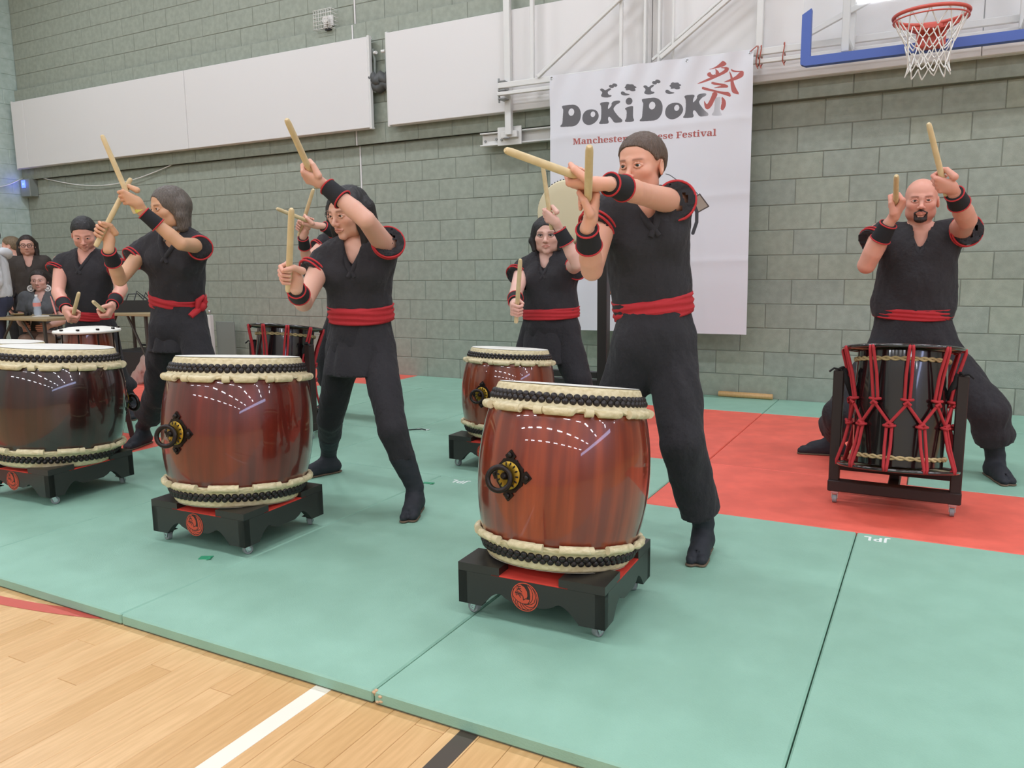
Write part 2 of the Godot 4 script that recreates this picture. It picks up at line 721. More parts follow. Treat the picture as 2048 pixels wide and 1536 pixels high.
	tri(m, Vector3.ONE * 3.0, null, bump_tex(0.03, 6.0, 61), 0.5)
	m.rim_enabled = true
	m.rim = 0.3
	m = mat("cloth_trousers", hexc("262427"), 0.92)
	tri(m, Vector3(3.5, 2.0, 3.5), null, M.cloth_black.normal_texture, 0.6)
	m.rim_enabled = true
	m.rim = 0.25
	m = mat("tabi", hexc("26282e"), 0.8)
	mat("sole", hexc("6b5a48"), 0.8)
	m = mat("sash", hexc("b3252c"), 0.8)
	tri(m, Vector3(2.0, 9.0, 2.0), null, M.cloth_black.normal_texture, 0.5)
	mat("trim", hexc("bb2f33"), 0.8)
	m = mat("skin", Color.WHITE, 0.5)
	m.vertex_color_use_as_albedo = true
	m.subsurf_scatter_enabled = true
	m.subsurf_scatter_strength = 0.12
	m = mat("eye", Color.WHITE, 0.15)
	m.vertex_color_use_as_albedo = true
	for q in [["hair_dark_brown", "6a5648"], ["hair_black", "1c191a"], ["hair_grey", "6f655c"], ["hair_near_black", "231f1f"], ["hair_brown", "33241f"], ["hair_blond", "8f7a5e"]]:
		m = mat(q[0], hexc(q[1]), 0.55)
		tri(m, Vector3(26.0, 3.0, 26.0), noise_tex(0.02, [Color(0.62, 0.60, 0.58), Color(1, 1, 1)], 71), bump_tex(0.05, 8.0, 72), 0.8)
	m = mat("stick", hexc("dfca9f"), 0.6)
	tri(m, Vector3(3, 3, 3), noise_tex(0.01, [Color(0.94, 0.92, 0.88), Color(1, 1, 1)], 73))
	m = mat("stick_dark", hexc("9a7f45"), 0.6)
	mat("hoodie", hexc("cfd0d2"), 0.9)
	mat("denim", hexc("34374a"), 0.9)
	mat("jacket", hexc("3a332e"), 0.85)
	mat("tee_black", hexc("1f1f22"), 0.9)
	mat("cardigan", hexc("595a5c"), 0.95)
	mat("pink", hexc("d88a80"), 0.7)
	mat("white_plastic", hexc("e4e2de"), 0.4)
	mat("black_plastic", hexc("1f2022"), 0.4)
	mat("table_top", hexc("9d8a68"), 0.5)
	mat("table_leg", hexc("3c3733"), 0.5)
	var bt := mat("bottle", Color(0.85, 0.9, 0.95, 0.35), 0.1)
	bt.transparency = BaseMaterial3D.TRANSPARENCY_ALPHA
	m = mat("led", hexc("5a6cff"), 0.4)
	m.emission_enabled = true
	m.emission = hexc("4a62ff")
	m.emission_energy_multiplier = 3.0
	mat("grey_box", hexc("7a817b"), 0.6)
	mat("green_tape", hexc("3a9c72"), 0.5)
	mat("white_print", hexc("e6ece6"), 0.6)
	mat("grey_cloth", hexc("b09a90"), 0.9)
	m = mat("lamp_tube", Color.WHITE, 0.5)
	m.emission_enabled = true
	m.emission = Color(1.0, 0.97, 0.93)
	m.emission_energy_multiplier = 9.0
	m = mat("skylight", Color.WHITE, 0.5)
	m.emission_enabled = true
	m.emission = hexc("9fb0ff")
	m.emission_energy_multiplier = 2.2

# ---------------------------------------------------------------- the hall and its light
const HALL_X0 := -11.34
const HALL_X1 := 16.0
const HALL_Z1 := 22.0
const HALL_Y := 6.3

func lamps(energy: float, col: Color) -> void:
	var bx := MB.new()
	bx.box(Vector3.ZERO, Vector3(1.50, 0.07, 0.30), 0.01)
	var body := bx.mesh()
	bx = MB.new()
	bx.box(Vector3.ZERO, Vector3(1.42, 0.02, 0.24), 0.004)
	var tube_mesh := bx.mesh()
	var words := ["next to the block wall with the white panels", "second from the block wall", "along the middle of the hall", "fourth from the block wall", "furthest from the block wall"]
	for i in 5:
		var t := thing("lamp_row", "row of roof lamps " + words[i], "lamps", Vector3(0, HALL_Y - 0.55, 2.2 + i * 4.2), 0.0, "lamp rows of the hall")
		for k in 9:
			var p := Vector3(-9.4 + k * 2.85, 0, 0)
			var lb := put("lamp_body", body, M.steel_white, t, p)
			put("diffuser", tube_mesh, M.lamp_tube, lb, Vector3(0, -0.046, 0))
			var rod := MB.new()
			rod.tube([Vector3(0.5, 0.035, 0), Vector3(0.5, 0.55, 0)], [0.006], 6)
			rod.tube([Vector3(-0.5, 0.035, 0), Vector3(-0.5, 0.55, 0)], [0.006], 6)
			obj("hanger", rod, M.steel_grey, lb).set_meta("kind", "stuff")
			var l := AreaLight3D.new()
			l.name = "lamp_light"
			l.area_size = Vector2(1.42, 0.24)
			l.light_energy = energy
			l.light_color = col
			l.shadow_enabled = true
			l.position = p + Vector3(0, -0.062, 0)
			l.rotation_degrees.x = -90.0
			l.set("area_range", 40.0)
			t.add_child(l, true)

func end_window(energy: float) -> void:
	var gz := MB.new()
	gz.box(Vector3(HALL_X1 - 0.02, 5.25, 12.8), Vector3(0.03, 0.6, 16.4), 0.0)
	var w := struct("window_1", gz, M.skylight)
	var fr := MB.new()
	for i in 9:
		fr.box(Vector3(HALL_X1 - 0.05, 5.25, 4.6 + i * 2.05), Vector3(0.06, 0.7, 0.06), 0.005)
	for y in [4.93, 5.57]:
		fr.box(Vector3(HALL_X1 - 0.05, y, 12.8), Vector3(0.06, 0.06, 16.5), 0.005)
	obj("window_frame", fr, M.steel_white, w)
	var l := AreaLight3D.new()
	l.name = "window_light"
	l.area_size = Vector2(16.4, 0.6)
	l.light_energy = energy
	l.light_color = Color(0.78, 0.83, 1.0)
	l.shadow_enabled = true
	l.position = Vector3(HALL_X1 - 0.09, 5.25, 12.8)
	l.rotation_degrees.y = 90.0
	l.set("area_range", 40.0)
	add_child(l)

func courses(parent: Node3D, blocks: Array, most: int, mname: String) -> void:
	# blocks: [centre, length, basis]; the nearest become parts of their own, the rest one part
	var eye := Vector3(0, 1.13, 6.78)
	blocks.sort_custom(func(a, b): return eye.distance_squared_to(a[0]) < eye.distance_squared_to(b[0]))
	var shapes := {}
	var rest := MB.new()
	for i in blocks.size():
		var b: Array = blocks[i]
		var key := snappedf(b[1], 0.005)
		if not shapes.has(key):
			var q := MB.new()
			q.box(Vector3.ZERO, Vector3(key - 0.006, 0.194, 0.05), 0.003)
			shapes[key] = [q, q.mesh()]
		var jit := rnd.randf_range(-0.0012, 0.0012)
		var at: Vector3 = b[0] + b[2].z * (jit - 0.025)
		if i < most:
			put("block", shapes[key][1], M[mname + (str(rnd.randi() % 3) if mname == "block" else "")], parent, at, b[2])
		else:
			rest.join(shapes[key][0], Transform3D(b[2], at))
	if rest.v.size():
		var r := obj("block_rows", rest, M[mname + ("0" if mname == "block" else "")], parent)
		r.set_meta("kind", "stuff")

func walls() -> void:
	# the end wall behind the players: lower face, ring beam that stands proud, upper face
	var sl := MB.new()
	sl.box(Vector3((HALL_X0 + HALL_X1) / 2, 1.15, -0.1545), Vector3(HALL_X1 - HALL_X0 + 0.6, 2.5, 0.30), 0.0)
	sl.box(Vector3((HALL_X0 + HALL_X1) / 2, 2.9926, -0.1295), Vector3(HALL_X1 - HALL_X0 + 0.6, 1.194, 0.35), 0.0)
	sl.box(Vector3((HALL_X0 + HALL_X1) / 2, 5.54, -0.1545), Vector3(HALL_X1 - HALL_X0 + 0.6, 3.9, 0.30), 0.0)
	var w := struct("wall_back", sl, M.mortar)
	var list := []
	for b in range(-5, 21):
		var yc := 0.9926 + 0.2 * b + 0.1
		var band: bool = b >= 7 and b <= 12
		var x := -0.2543 + (0.2 if b % 2 == 0 else 0.0) - 0.4 * 30
		while x < 2.2:
			var a := maxf(x, HALL_X0)
			var e := x + 0.4
			x += 0.4
			if e - a < 0.06:
				continue
			if b >= 8 and b <= 11 and (e < -5.7 or a > -4.4):
				continue
			# the pale mastic movement joint
			if a < -5.43 and e > -5.43:
				if -5.44 - a > 0.05:
					list.append([Vector3((a - 5.44) / 2, yc, 0.05 if band else 0.0), -5.44 - a, Basis()])
				if e + 5.42 > 0.05:
					list.append([Vector3((e - 5.42) / 2, yc, 0.05 if band else 0.0), e + 5.42, Basis()])
				continue
			list.append([Vector3((a + e) / 2, yc, 0.05 if band else 0.0), e - a, Basis()])
	courses(w, list, 300, "block")
	var js := MB.new()
	js.box(Vector3(-5.43, 1.18, -0.004), Vector3(0.016, 2.42, 0.012), 0.0)
	js.box(Vector3(-5.43, 2.99, 0.046), Vector3(0.016, 1.19, 0.012), 0.0)
	js.box(Vector3(-5.43, 4.3, -0.004), Vector3(0.016, 1.4, 0.012), 0.0)
	obj("movement_joint", js, M.panel, w)
	# side wall on the left, paler paint
	sl = MB.new()
	sl.box(Vector3(HALL_X0 - 0.1545, HALL_Y / 2 - 0.1, HALL_Z1 / 2), Vector3(0.30, HALL_Y + 0.4, HALL_Z1 + 0.6), 0.0)
	var lw := struct("wall_left", sl, M.pale_block)
	list = []
	for b in range(-5, 20):
		var z := 0.0 - (0.2 if b % 2 == 0 else 0.0)
		while z < 2.0:
			var a := maxf(z, 0.0)
			var e := z + 0.4
			z += 0.4
			list.append([Vector3(HALL_X0, 0.9926 + 0.2 * b + 0.1, (a + e) / 2), e - a, Basis(Vector3(0, 0, -1), Vector3.UP, Vector3.RIGHT)])
	courses(lw, list, 300, "pale_block")
	# the rest of the hall
	sl = MB.new()
	sl.box(Vector3(HALL_X1 + 0.15, HALL_Y / 2 - 0.1, HALL_Z1 / 2), Vector3(0.30, HALL_Y + 0.4, HALL_Z1 + 0.6), 0.0)
	struct("wall_right", sl, M.hall)
	sl = MB.new()
	sl.box(Vector3((HALL_X0 + HALL_X1) / 2, HALL_Y / 2 - 0.1, HALL_Z1 + 0.15), Vector3(HALL_X1 - HALL_X0 + 0.6, HALL_Y + 0.4, 0.30), 0.0)
	struct("wall_front", sl, M.hall)
	sl = MB.new()
	sl.box(Vector3((HALL_X0 + HALL_X1) / 2, HALL_Y + 0.1, HALL_Z1 / 2), Vector3(HALL_X1 - HALL_X0 + 0.6, 0.2, HALL_Z1 + 0.6), 0.0)
	struct("ceiling", sl, M.roof)

func floor_boards() -> void:
	var sl := MB.new()
	sl.box(Vector3((HALL_X0 + HALL_X1) / 2, -0.147, HALL_Z1 / 2), Vector3(HALL_X1 - HALL_X0 + 0.6, 0.2, HALL_Z1 + 0.6), 0.0)
	var f := struct("floor", sl, M.floor_wood)
	# strip boards along the hall, in the part that the players' mats leave bare
	var x := -4.6
	var wd := 0.089
	while x < 0.9:
		var z := 4.9 + rnd.randf_range(0.0, 0.5) - 0.9
		while z < 6.7:
			var ln := rnd.randf_range(0.65, 1.5)
			var a := maxf(z, 4.9)
			var e := minf(z + ln, 6.7)
			if e - a > 0.02:
				var q := MB.new()
				q.box(Vector3.ZERO, Vector3(wd - 0.0011, 0.012, e - a - 0.0014), 0.0012)
				put("plank", q.mesh(), M["plank%d" % (rnd.randi() % 5)], f, Vector3(x + wd / 2, -0.046 - rnd.randf() * 0.0004, (a + e) / 2))
			z += ln
		x += wd
	var ln := MB.new()
	ln.box(Vector3(-1.463, -0.0398, 5.9), Vector3(0.055, 0.0014, 1.7), 0.0)
	obj("court_line", ln, M.paint_white, f)
	ln = MB.new()
	ln.box(Vector3(-0.982, -0.0398, 5.9), Vector3(0.052, 0.0014, 1.7), 0.0)
	obj("court_line", ln, M.paint_black, f)
	ln = MB.new()
	var rows := []
	for k in 2:
		var row := PackedVector3Array()
		for i in 40:
			var a := deg_to_rad(58.0 + i * 0.9)
			row.append(Vector3(-3.26, -0.0391, 2.31) + Vector3(cos(a), 0, sin(a)) * (2.968 if k == 0 else 3.02))
		rows.append(row)
	ln.sheet(rows, false)
	obj("court_line", ln, M.paint_red, f)

func mats() -> void:
	var R := "red"
	var G := "green"
	# x0, x1, z0, z1, colour, what it lies beside
	var list := [
		[-0.241, 0.80, 3.271, 5.218, G, "green judo mat of the nearest row with pale scuffs, nobody and nothing standing on it"],
		[0.80, 1.85, 3.271, 5.218, G, "green judo mat of the nearest row furthest along towards the hoop side"],
		[-1.284, -0.241, 3.271, 5.218, G, "green judo mat under the nearest drum trolley and its player's front foot"],
		[-2.338, -1.284, 3.271, 5.218, G, "green judo mat between the two red drums, with the torn foam corner"],
		[-3.38, -2.338, 3.271, 5.218, G, "green judo mat under the second red drum with green tape lying on it"],
		[-4.42, -3.38, 3.271, 5.218, G, "green judo mat of the front row under the dark drum trolley"],
		[-5.47, -4.42, 3.271, 5.218, R, "red judo mat under the shod foot of the grey haired player"],
		[-6.5, -5.47, 3.271, 5.218, G, "green judo mat of the front row beyond the dark drum, out by the small drums"],
		[-1.19, 0.80, 2.382, 3.271, R, "red judo mat under the wheeled rope drum stand"],
		[0.80, 2.80, 2.382, 3.271, R, "red judo mat continuing the red strip past the rope drum stand"],
		[-3.28, -1.19, 2.382, 3.271, G, "green judo mat behind the two red drums, under the rear drum trolley"],
		[-5.37, -3.28, 2.382, 3.271, G, "green judo mat under the further rope drum stand"],
		[-7.46, -5.37, 2.382, 3.271, G, "green judo mat under the player of the small drum"],
		[-2.16, -1.12, 0.693, 2.382, R, "red judo mat behind the woman at the front drum"],
		[-1.12, -0.08, 0.693, 2.382, R, "red judo mat under the bald man's near foot"],
		[-0.08, 0.96, 0.693, 2.382, G, "green judo mat under the bald man's outstretched foot"],
		[0.96, 2.0, 0.693, 2.382, G, "green judo mat beyond the bald man's outstretched foot"],
		[-3.2, -2.16, 0.693, 2.382, G, "green judo mat behind the rear drum and its player"],
		[-4.24, -3.2, 0.693, 2.382, G, "green judo mat under the player hidden behind the long black haired woman"],
		[-5.28, -4.24, 0.693, 2.382, G, "green judo mat seen between the legs of the long black haired woman"],
		[-6.32, -5.28, 0.693, 2.382, R, "red judo mat beyond the grey haired player's knee"],
		[-7.36, -6.32, 0.693, 2.382, R, "red judo mat by the onlookers' tables"],
		[-1.12, 0.96, 0.004, 0.693, G, "green judo mat along the wall under the small black ring"],
		[0.96, 3.0, 0.004, 0.693, G, "green judo mat along the wall past the bald man"],
		[-3.0, -1.12, 0.004, 0.693, G, "green judo mat along the wall under the wooden dowel"],
		[-4.78, -3.0, 0.004, 0.693, G, "green judo mat along the wall below the bracket post of the hoop frame"],
		[-6.8, -4.78, 0.004, 0.693, R, "red judo mat along the wall behind the further rope drum"],
	]
	for q in list:
		var sx: float = q[1] - q[0]
		var sz: float = q[3] - q[2]
		var t := thing("judo_mat", q[5], "mat", Vector3((q[0] + q[1]) / 2, -0.04, (q[2] + q[3]) / 2), 0.0, "judo mats laid over the floor")
		var b := MB.new()
		b.box(Vector3(0, 0.021, 0), Vector3(sx - 0.004, 0.038, sz - 0.004), 0.005)
		obj("cover", b, M["mat_" + q[4]], t)
		b = MB.new()
		b.box(Vector3(0, 0.003, 0), Vector3(sx - 0.012, 0.006, sz - 0.012), 0.0)
		obj("base", b, M.mat_base, t)
	# the makers' letters, upside down at the far corners of two mats
	var n := 0
	for o in get_children():
		if o.name.begins_with("judo_mat") and o.get_meta("label").contains("green tape lying") or o.name == "judo_mat":
			var tm := TextMesh.new()
			tm.text = "JPL"
			tm.font_size = 16
			tm.pixel_size = 0.0042
			tm.depth = 0.0008
			var f := SystemFont.new()
			f.font_names = PackedStringArray(["Droid Sans"])
			f.font_weight = 700
			f.font_italic = true
			tm.font = f
			var x := -2.185 if n == 1 else -0.165
			put("lettering", tm, M.white_print, o, Vector3(x, 0.0407, 3.335) - Vector3(o.position.x, 0, o.position.z), Basis(Vector3(-1, 0, 0), Vector3(0, 0, 1), Vector3(0, 1, 0)))
			n += 1
	# torn corner
	var o: Node3D = get_node("judo_mat_003")
	var b := MB.new()
	for i in 9:
		var a := Vector3(-1.284 + rnd.randf_range(-0.004, 0.03), 0, 5.216) - Vector3(o.position.x, 0, o.position.z)
		b.ball(a + Vector3(0, 0.039 - i * 0.0035, rnd.randf_range(-0.012, 0.002)), Vector3(0.007, 0.004, 0.006), 7, 5)
	obj("torn_foam", b, M.foam, o)

func panels() -> void:
	# flat white covers standing off the ring beam
	for k in 2:
		var x0 := -11.25 if k == 0 else -4.93
		var x1 := -5.16 if k == 0 else 2.6
		var t := thing("wall_panel", ["long white wall panel with two seams, reaching from the corner to the gap", "long white wall panel behind the hoop frame, past the gap"][k], "panel", Vector3(x0, 2.535, 0.05), 0.0, "white panels on the block wall")
		var cuts := [0.0, 0.27, 3.42, 6.09] if k == 0 else [0.0, 2.72, 5.1, 7.53]
		for i in 3:
			var b := MB.new()
			b.box(Vector3((cuts[i] + cuts[i + 1]) / 2, 0.437, 0.10), Vector3(cuts[i + 1] - cuts[i] - 0.006, 0.875, 0.025), 0.004)
			obj("panel", b, M.panel, t)
		var e := MB.new()
		e.box(Vector3((x1 - x0) / 2, 0.437, 0.082), Vector3(x1 - x0 - 0.01, 0.86, 0.012), 0.0)
		e.box(Vector3((x1 - x0) / 2, 0.87, 0.06), Vector3(x1 - x0, 0.014, 0.06), 0.003)
		e.box(Vector3((x1 - x0) / 2, 0.004, 0.06), Vector3(x1 - x0, 0.014, 0.06), 0.003)
		for s in [0.0, 1.0]:
			var xx: float = (x1 - x0) * s
			e.box(Vector3(xx, 0.437, 0.085), Vector3(0.03, 0.9, 0.045), 0.004)
		obj("tray", e, M.steel_white, t)
		e = MB.new()
		for i in 5:
			e.box(Vector3(0.2 + i * (x1 - x0 - 0.4) / 4.0, 0.45, 0.028), Vector3(0.05, 0.6, 0.055), 0.003)
		obj("bracket", e, M.steel_grey, t)
	# pipe tails and a dark lagging in the gap between them
	var t := thing("pipe_tails", "two pipe tails with white caps in the gap between the white panels", "pipes", Vector3(-5.05, 2.6, 0.05))
	for s in [-1.0, 1.0]:
		var b := MB.new()
		b.tube([Vector3(s * 0.11, 0.30, 0.05), Vector3(s * 0.075, 0.28, 0.05), Vector3(s * 0.07, 0.60, 0.05), Vector3(s * 0.09, 0.70, 0.05)], [0.014], 8)
		obj("pipe", b, M.grey_box, t)
		b = MB.new()
		b.tube([Vector3(s * 0.065, 0.66, 0.06), Vector3(s * 0.03, 0.655, 0.075)], [0.016], 10)
		obj("cap", b, M.white_plastic, t)
	var b := MB.new()
	var pts := []
	for i in 9:
		pts.append(Vector3(-0.13 + i * 0.033, 0.40 + 0.035 * sin(i * 1.9), 0.05 + 0.012 * cos(i * 2.3)))
	b.tube(pts, [0.055, 0.062, 0.05, 0.066, 0.055, 0.06, 0.05, 0.06, 0.052], 12)
	pts = []
	for i in 9:
		pts.append(Vector3(-0.13 + i * 0.033, 0.335 + 0.02 * sin(i * 1.3 + 1.0), 0.045))
	b.tube(pts, [0.045, 0.05, 0.042, 0.05], 12)
	obj("lagging", b, M.grey_box.duplicate(), t)
	t.get_node("lagging").material_override.albedo_color = hexc("4b4c4b")
const GLYPH := {
	"letter_d": [0.0665, 0.1239, 0.0657, 0.1196, 0.0748, 0.1183, 0.1076, 0.1187, 0.1341, 0.1194, 0.1564, 0.1282, 0.1685, 0.1460, 0.1705, 0.1629, 0.1665, 0.1795, 0.1523, 0.1953, 0.1320, 0.2018, 0.0992, 0.2006, 0.0621, 0.1997, 0.0571, 0.1965, 0.0600, 0.1922, 0.0696, 0.1880, 0.0713, 0.1611, 0.0747, 0.1345, 0.0698, 0.1298],
	"letter_o": [0.1766, 0.1732, 0.1826, 0.1555, 0.2006, 0.1451, 0.2285, 0.1437, 0.2524, 0.1497, 0.2643, 0.1645, 0.2644, 0.1784, 0.2526, 0.1914, 0.2328, 0.2011, 0.2088, 0.2033, 0.1887, 0.1951, 0.1798, 0.1847],
	"letter_k": [0.2700, 0.1290, 0.2739, 0.1238, 0.2915, 0.1224, 0.3149, 0.1230, 0.3189, 0.1288, 0.3131, 0.1352, 0.3105, 0.1487, 0.3132, 0.1503, 0.3229, 0.1442, 0.3306, 0.1366, 0.3286, 0.1309, 0.3363, 0.1233, 0.3575, 0.1223, 0.3728, 0.1241, 0.3752, 0.1292, 0.3691, 0.1342, 0.3576, 0.1355, 0.3461, 0.1433, 0.3392, 0.1510, 0.3463, 0.1625, 0.3697, 0.1848, 0.3832, 0.1927, 0.3864, 0.1984, 0.3833, 0.2042, 0.3660, 0.2041, 0.3448, 0.2036, 0.3350, 0.1919, 0.3212, 0.1785, 0.3134, 0.1793, 0.3124, 0.1902, 0.3175, 0.1961, 0.3148, 0.2042, 0.2921, 0.2040, 0.2685, 0.2028, 0.2657, 0.1979, 0.2723, 0.1928, 0.2770, 0.1821, 0.2780, 0.1545, 0.2767, 0.1350],
	"letter_i": [0.4000, 0.1585, 0.3981, 0.1550, 0.4076, 0.1509, 0.4378, 0.1471, 0.4387, 0.1561, 0.4385, 0.1913, 0.4454, 0.1987, 0.4425, 0.2052, 0.4235, 0.2060, 0.4006, 0.2044, 0.3975, 0.1992, 0.4043, 0.1929, 0.4068, 0.1808, 0.4069, 0.1617],
	"kana_do": [0.2708, 0.0767, 0.2716, 0.0718, 0.2794, 0.0706, 0.2892, 0.0734, 0.2943, 0.0787, 0.3009, 0.0793, 0.3106, 0.0741, 0.3223, 0.0730, 0.3273, 0.0761, 0.3242, 0.0800, 0.3126, 0.0831, 0.3088, 0.0896, 0.3147, 0.0975, 0.3283, 0.0994, 0.3291, 0.1036, 0.3206, 0.1062, 0.3031, 0.1069, 0.2855, 0.1041, 0.2757, 0.0991, 0.2776, 0.0938, 0.2834, 0.0874, 0.2795, 0.0816],
	"kana_ki": [0.3952, 0.0780, 0.4028, 0.0746, 0.4027, 0.0692, 0.4122, 0.0674, 0.4217, 0.0704, 0.4330, 0.0706, 0.4424, 0.0727, 0.4425, 0.0768, 0.4538, 0.0805, 0.4550, 0.0841, 0.4445, 0.0864, 0.4514, 0.0923, 0.4446, 0.0958, 0.4333, 0.0956, 0.4250, 0.0928, 0.4219, 0.0906, 0.4068, 0.0906, 0.4011, 0.0880, 0.4048, 0.0843, 0.3972, 0.0809],
	"kana_tail": [0.3764, 0.0981, 0.3782, 0.0928, 0.3859, 0.0913, 0.3954, 0.0951, 0.4031, 0.1009, 0.4221, 0.1047, 0.4214, 0.1073, 0.4070, 0.1088, 0.3918, 0.1075, 0.3803, 0.1030],
	"kanji_0": [0.7971, 0.0488, 0.8204, 0.0465, 0.8417, 0.0392, 0.8574, 0.0300, 0.8661, 0.0250, 0.8842, 0.0375, 0.8774, 0.0440, 0.8580, 0.0482, 0.8313, 0.0489, 0.8134, 0.0504],
	"kanji_1": [0.8545, 0.0484, 0.8917, 0.0499, 0.8922, 0.0627, 0.8783, 0.0707, 0.8502, 0.0788, 0.8146, 0.0877, 0.7786, 0.0939, 0.7421, 0.0966, 0.7675, 0.0888, 0.7999, 0.0809, 0.8321, 0.0731, 0.8639, 0.0640, 0.8778, 0.0547, 0.8599, 0.0516],
	"kanji_2": [0.7922, 0.0653, 0.7975, 0.0604, 0.8093, 0.0589, 0.8121, 0.0659, 0.8213, 0.0721, 0.8320, 0.0691, 0.8339, 0.0733, 0.8144, 0.0809, 0.7961, 0.0730],
	"kanji_3": [0.8295, 0.0500, 0.8386, 0.0536, 0.8515, 0.0655, 0.8465, 0.0744, 0.8321, 0.0718, 0.8345, 0.0599],
	"kanji_4": [0.9008, 0.0569, 0.9133, 0.0634, 0.9310, 0.0677, 0.9572, 0.0702, 0.9594, 0.0823, 0.9562, 0.0900, 0.9356, 0.0960, 0.9006, 0.1008, 0.8652, 0.1017, 0.8933, 0.0935, 0.9212, 0.0854, 0.9382, 0.0737, 0.9416, 0.0722, 0.9136, 0.0695, 0.9029, 0.0651],
	"kanji_5": [0.8922, 0.0627, 0.9013, 0.0716, 0.9109, 0.0911, 0.9168, 0.1103, 0.9263, 0.1271, 0.9439, 0.1500, 0.9270, 0.1472, 0.9092, 0.1404, 0.9033, 0.1251, 0.9000, 0.1035, 0.9001, 0.0848],
	"kanji_6": [0.8148, 0.0936, 0.8402, 0.1008, 0.8868, 0.1095, 0.8926, 0.1215, 0.8659, 0.1197, 0.8192, 0.1178, 0.8513, 0.1131, 0.8656, 0.1124, 0.8151, 0.1044],
	"kanji_7": [0.7706, 0.1062, 0.7937, 0.1142, 0.8411, 0.1278, 0.8699, 0.1338, 0.8984, 0.1368, 0.9062, 0.1562, 0.8775, 0.1457, 0.8522, 0.1382, 0.8232, 0.1295, 0.7709, 0.1182],
	"kanji_8": [0.8232, 0.1295, 0.8450, 0.1362, 0.8417, 0.1468, 0.8314, 0.1595, 0.8211, 0.1776, 0.8070, 0.1896, 0.7943, 0.1892, 0.7867, 0.1804, 0.7823, 0.1549, 0.7956, 0.1729, 0.8027, 0.1680, 0.8165, 0.1474],
	"kanji_9": [0.8615, 0.1484, 0.8780, 0.1606, 0.8838, 0.1746, 0.8807, 0.1878, 0.8704, 0.1992, 0.8595, 0.1943, 0.8599, 0.1834, 0.8640, 0.1702],
	"faint_i": [0.8312, 0.1554, 0.8365, 0.1517, 0.8580, 0.1495, 0.8583, 0.1590, 0.8562, 0.2021, 0.8673, 0.2111, 0.8657, 0.2170, 0.8223, 0.2137, 0.8192, 0.2075, 0.8298, 0.2001, 0.8324, 0.1677],
	"tag": [0.7733, 0.4873, 0.8155, 0.5327, 0.7633, 0.5536, 0.7358, 0.5062],
	"string": [0.6071, 0.4069, 0.6278, 0.4122, 0.6589, 0.4299, 0.6937, 0.4391, 0.7225, 0.4601, 0.7449, 0.4711, 0.7654, 0.4891],
	"arc": [0.7154, 0.4962, 0.7443, 0.5201, 0.7604, 0.5511, 0.7603, 0.5877, 0.7433, 0.6271],
	"orange": [0.3114, 0.8212, 0.3640, 0.8211, 0.3642, 0.8437, 0.3118, 0.8607],
}

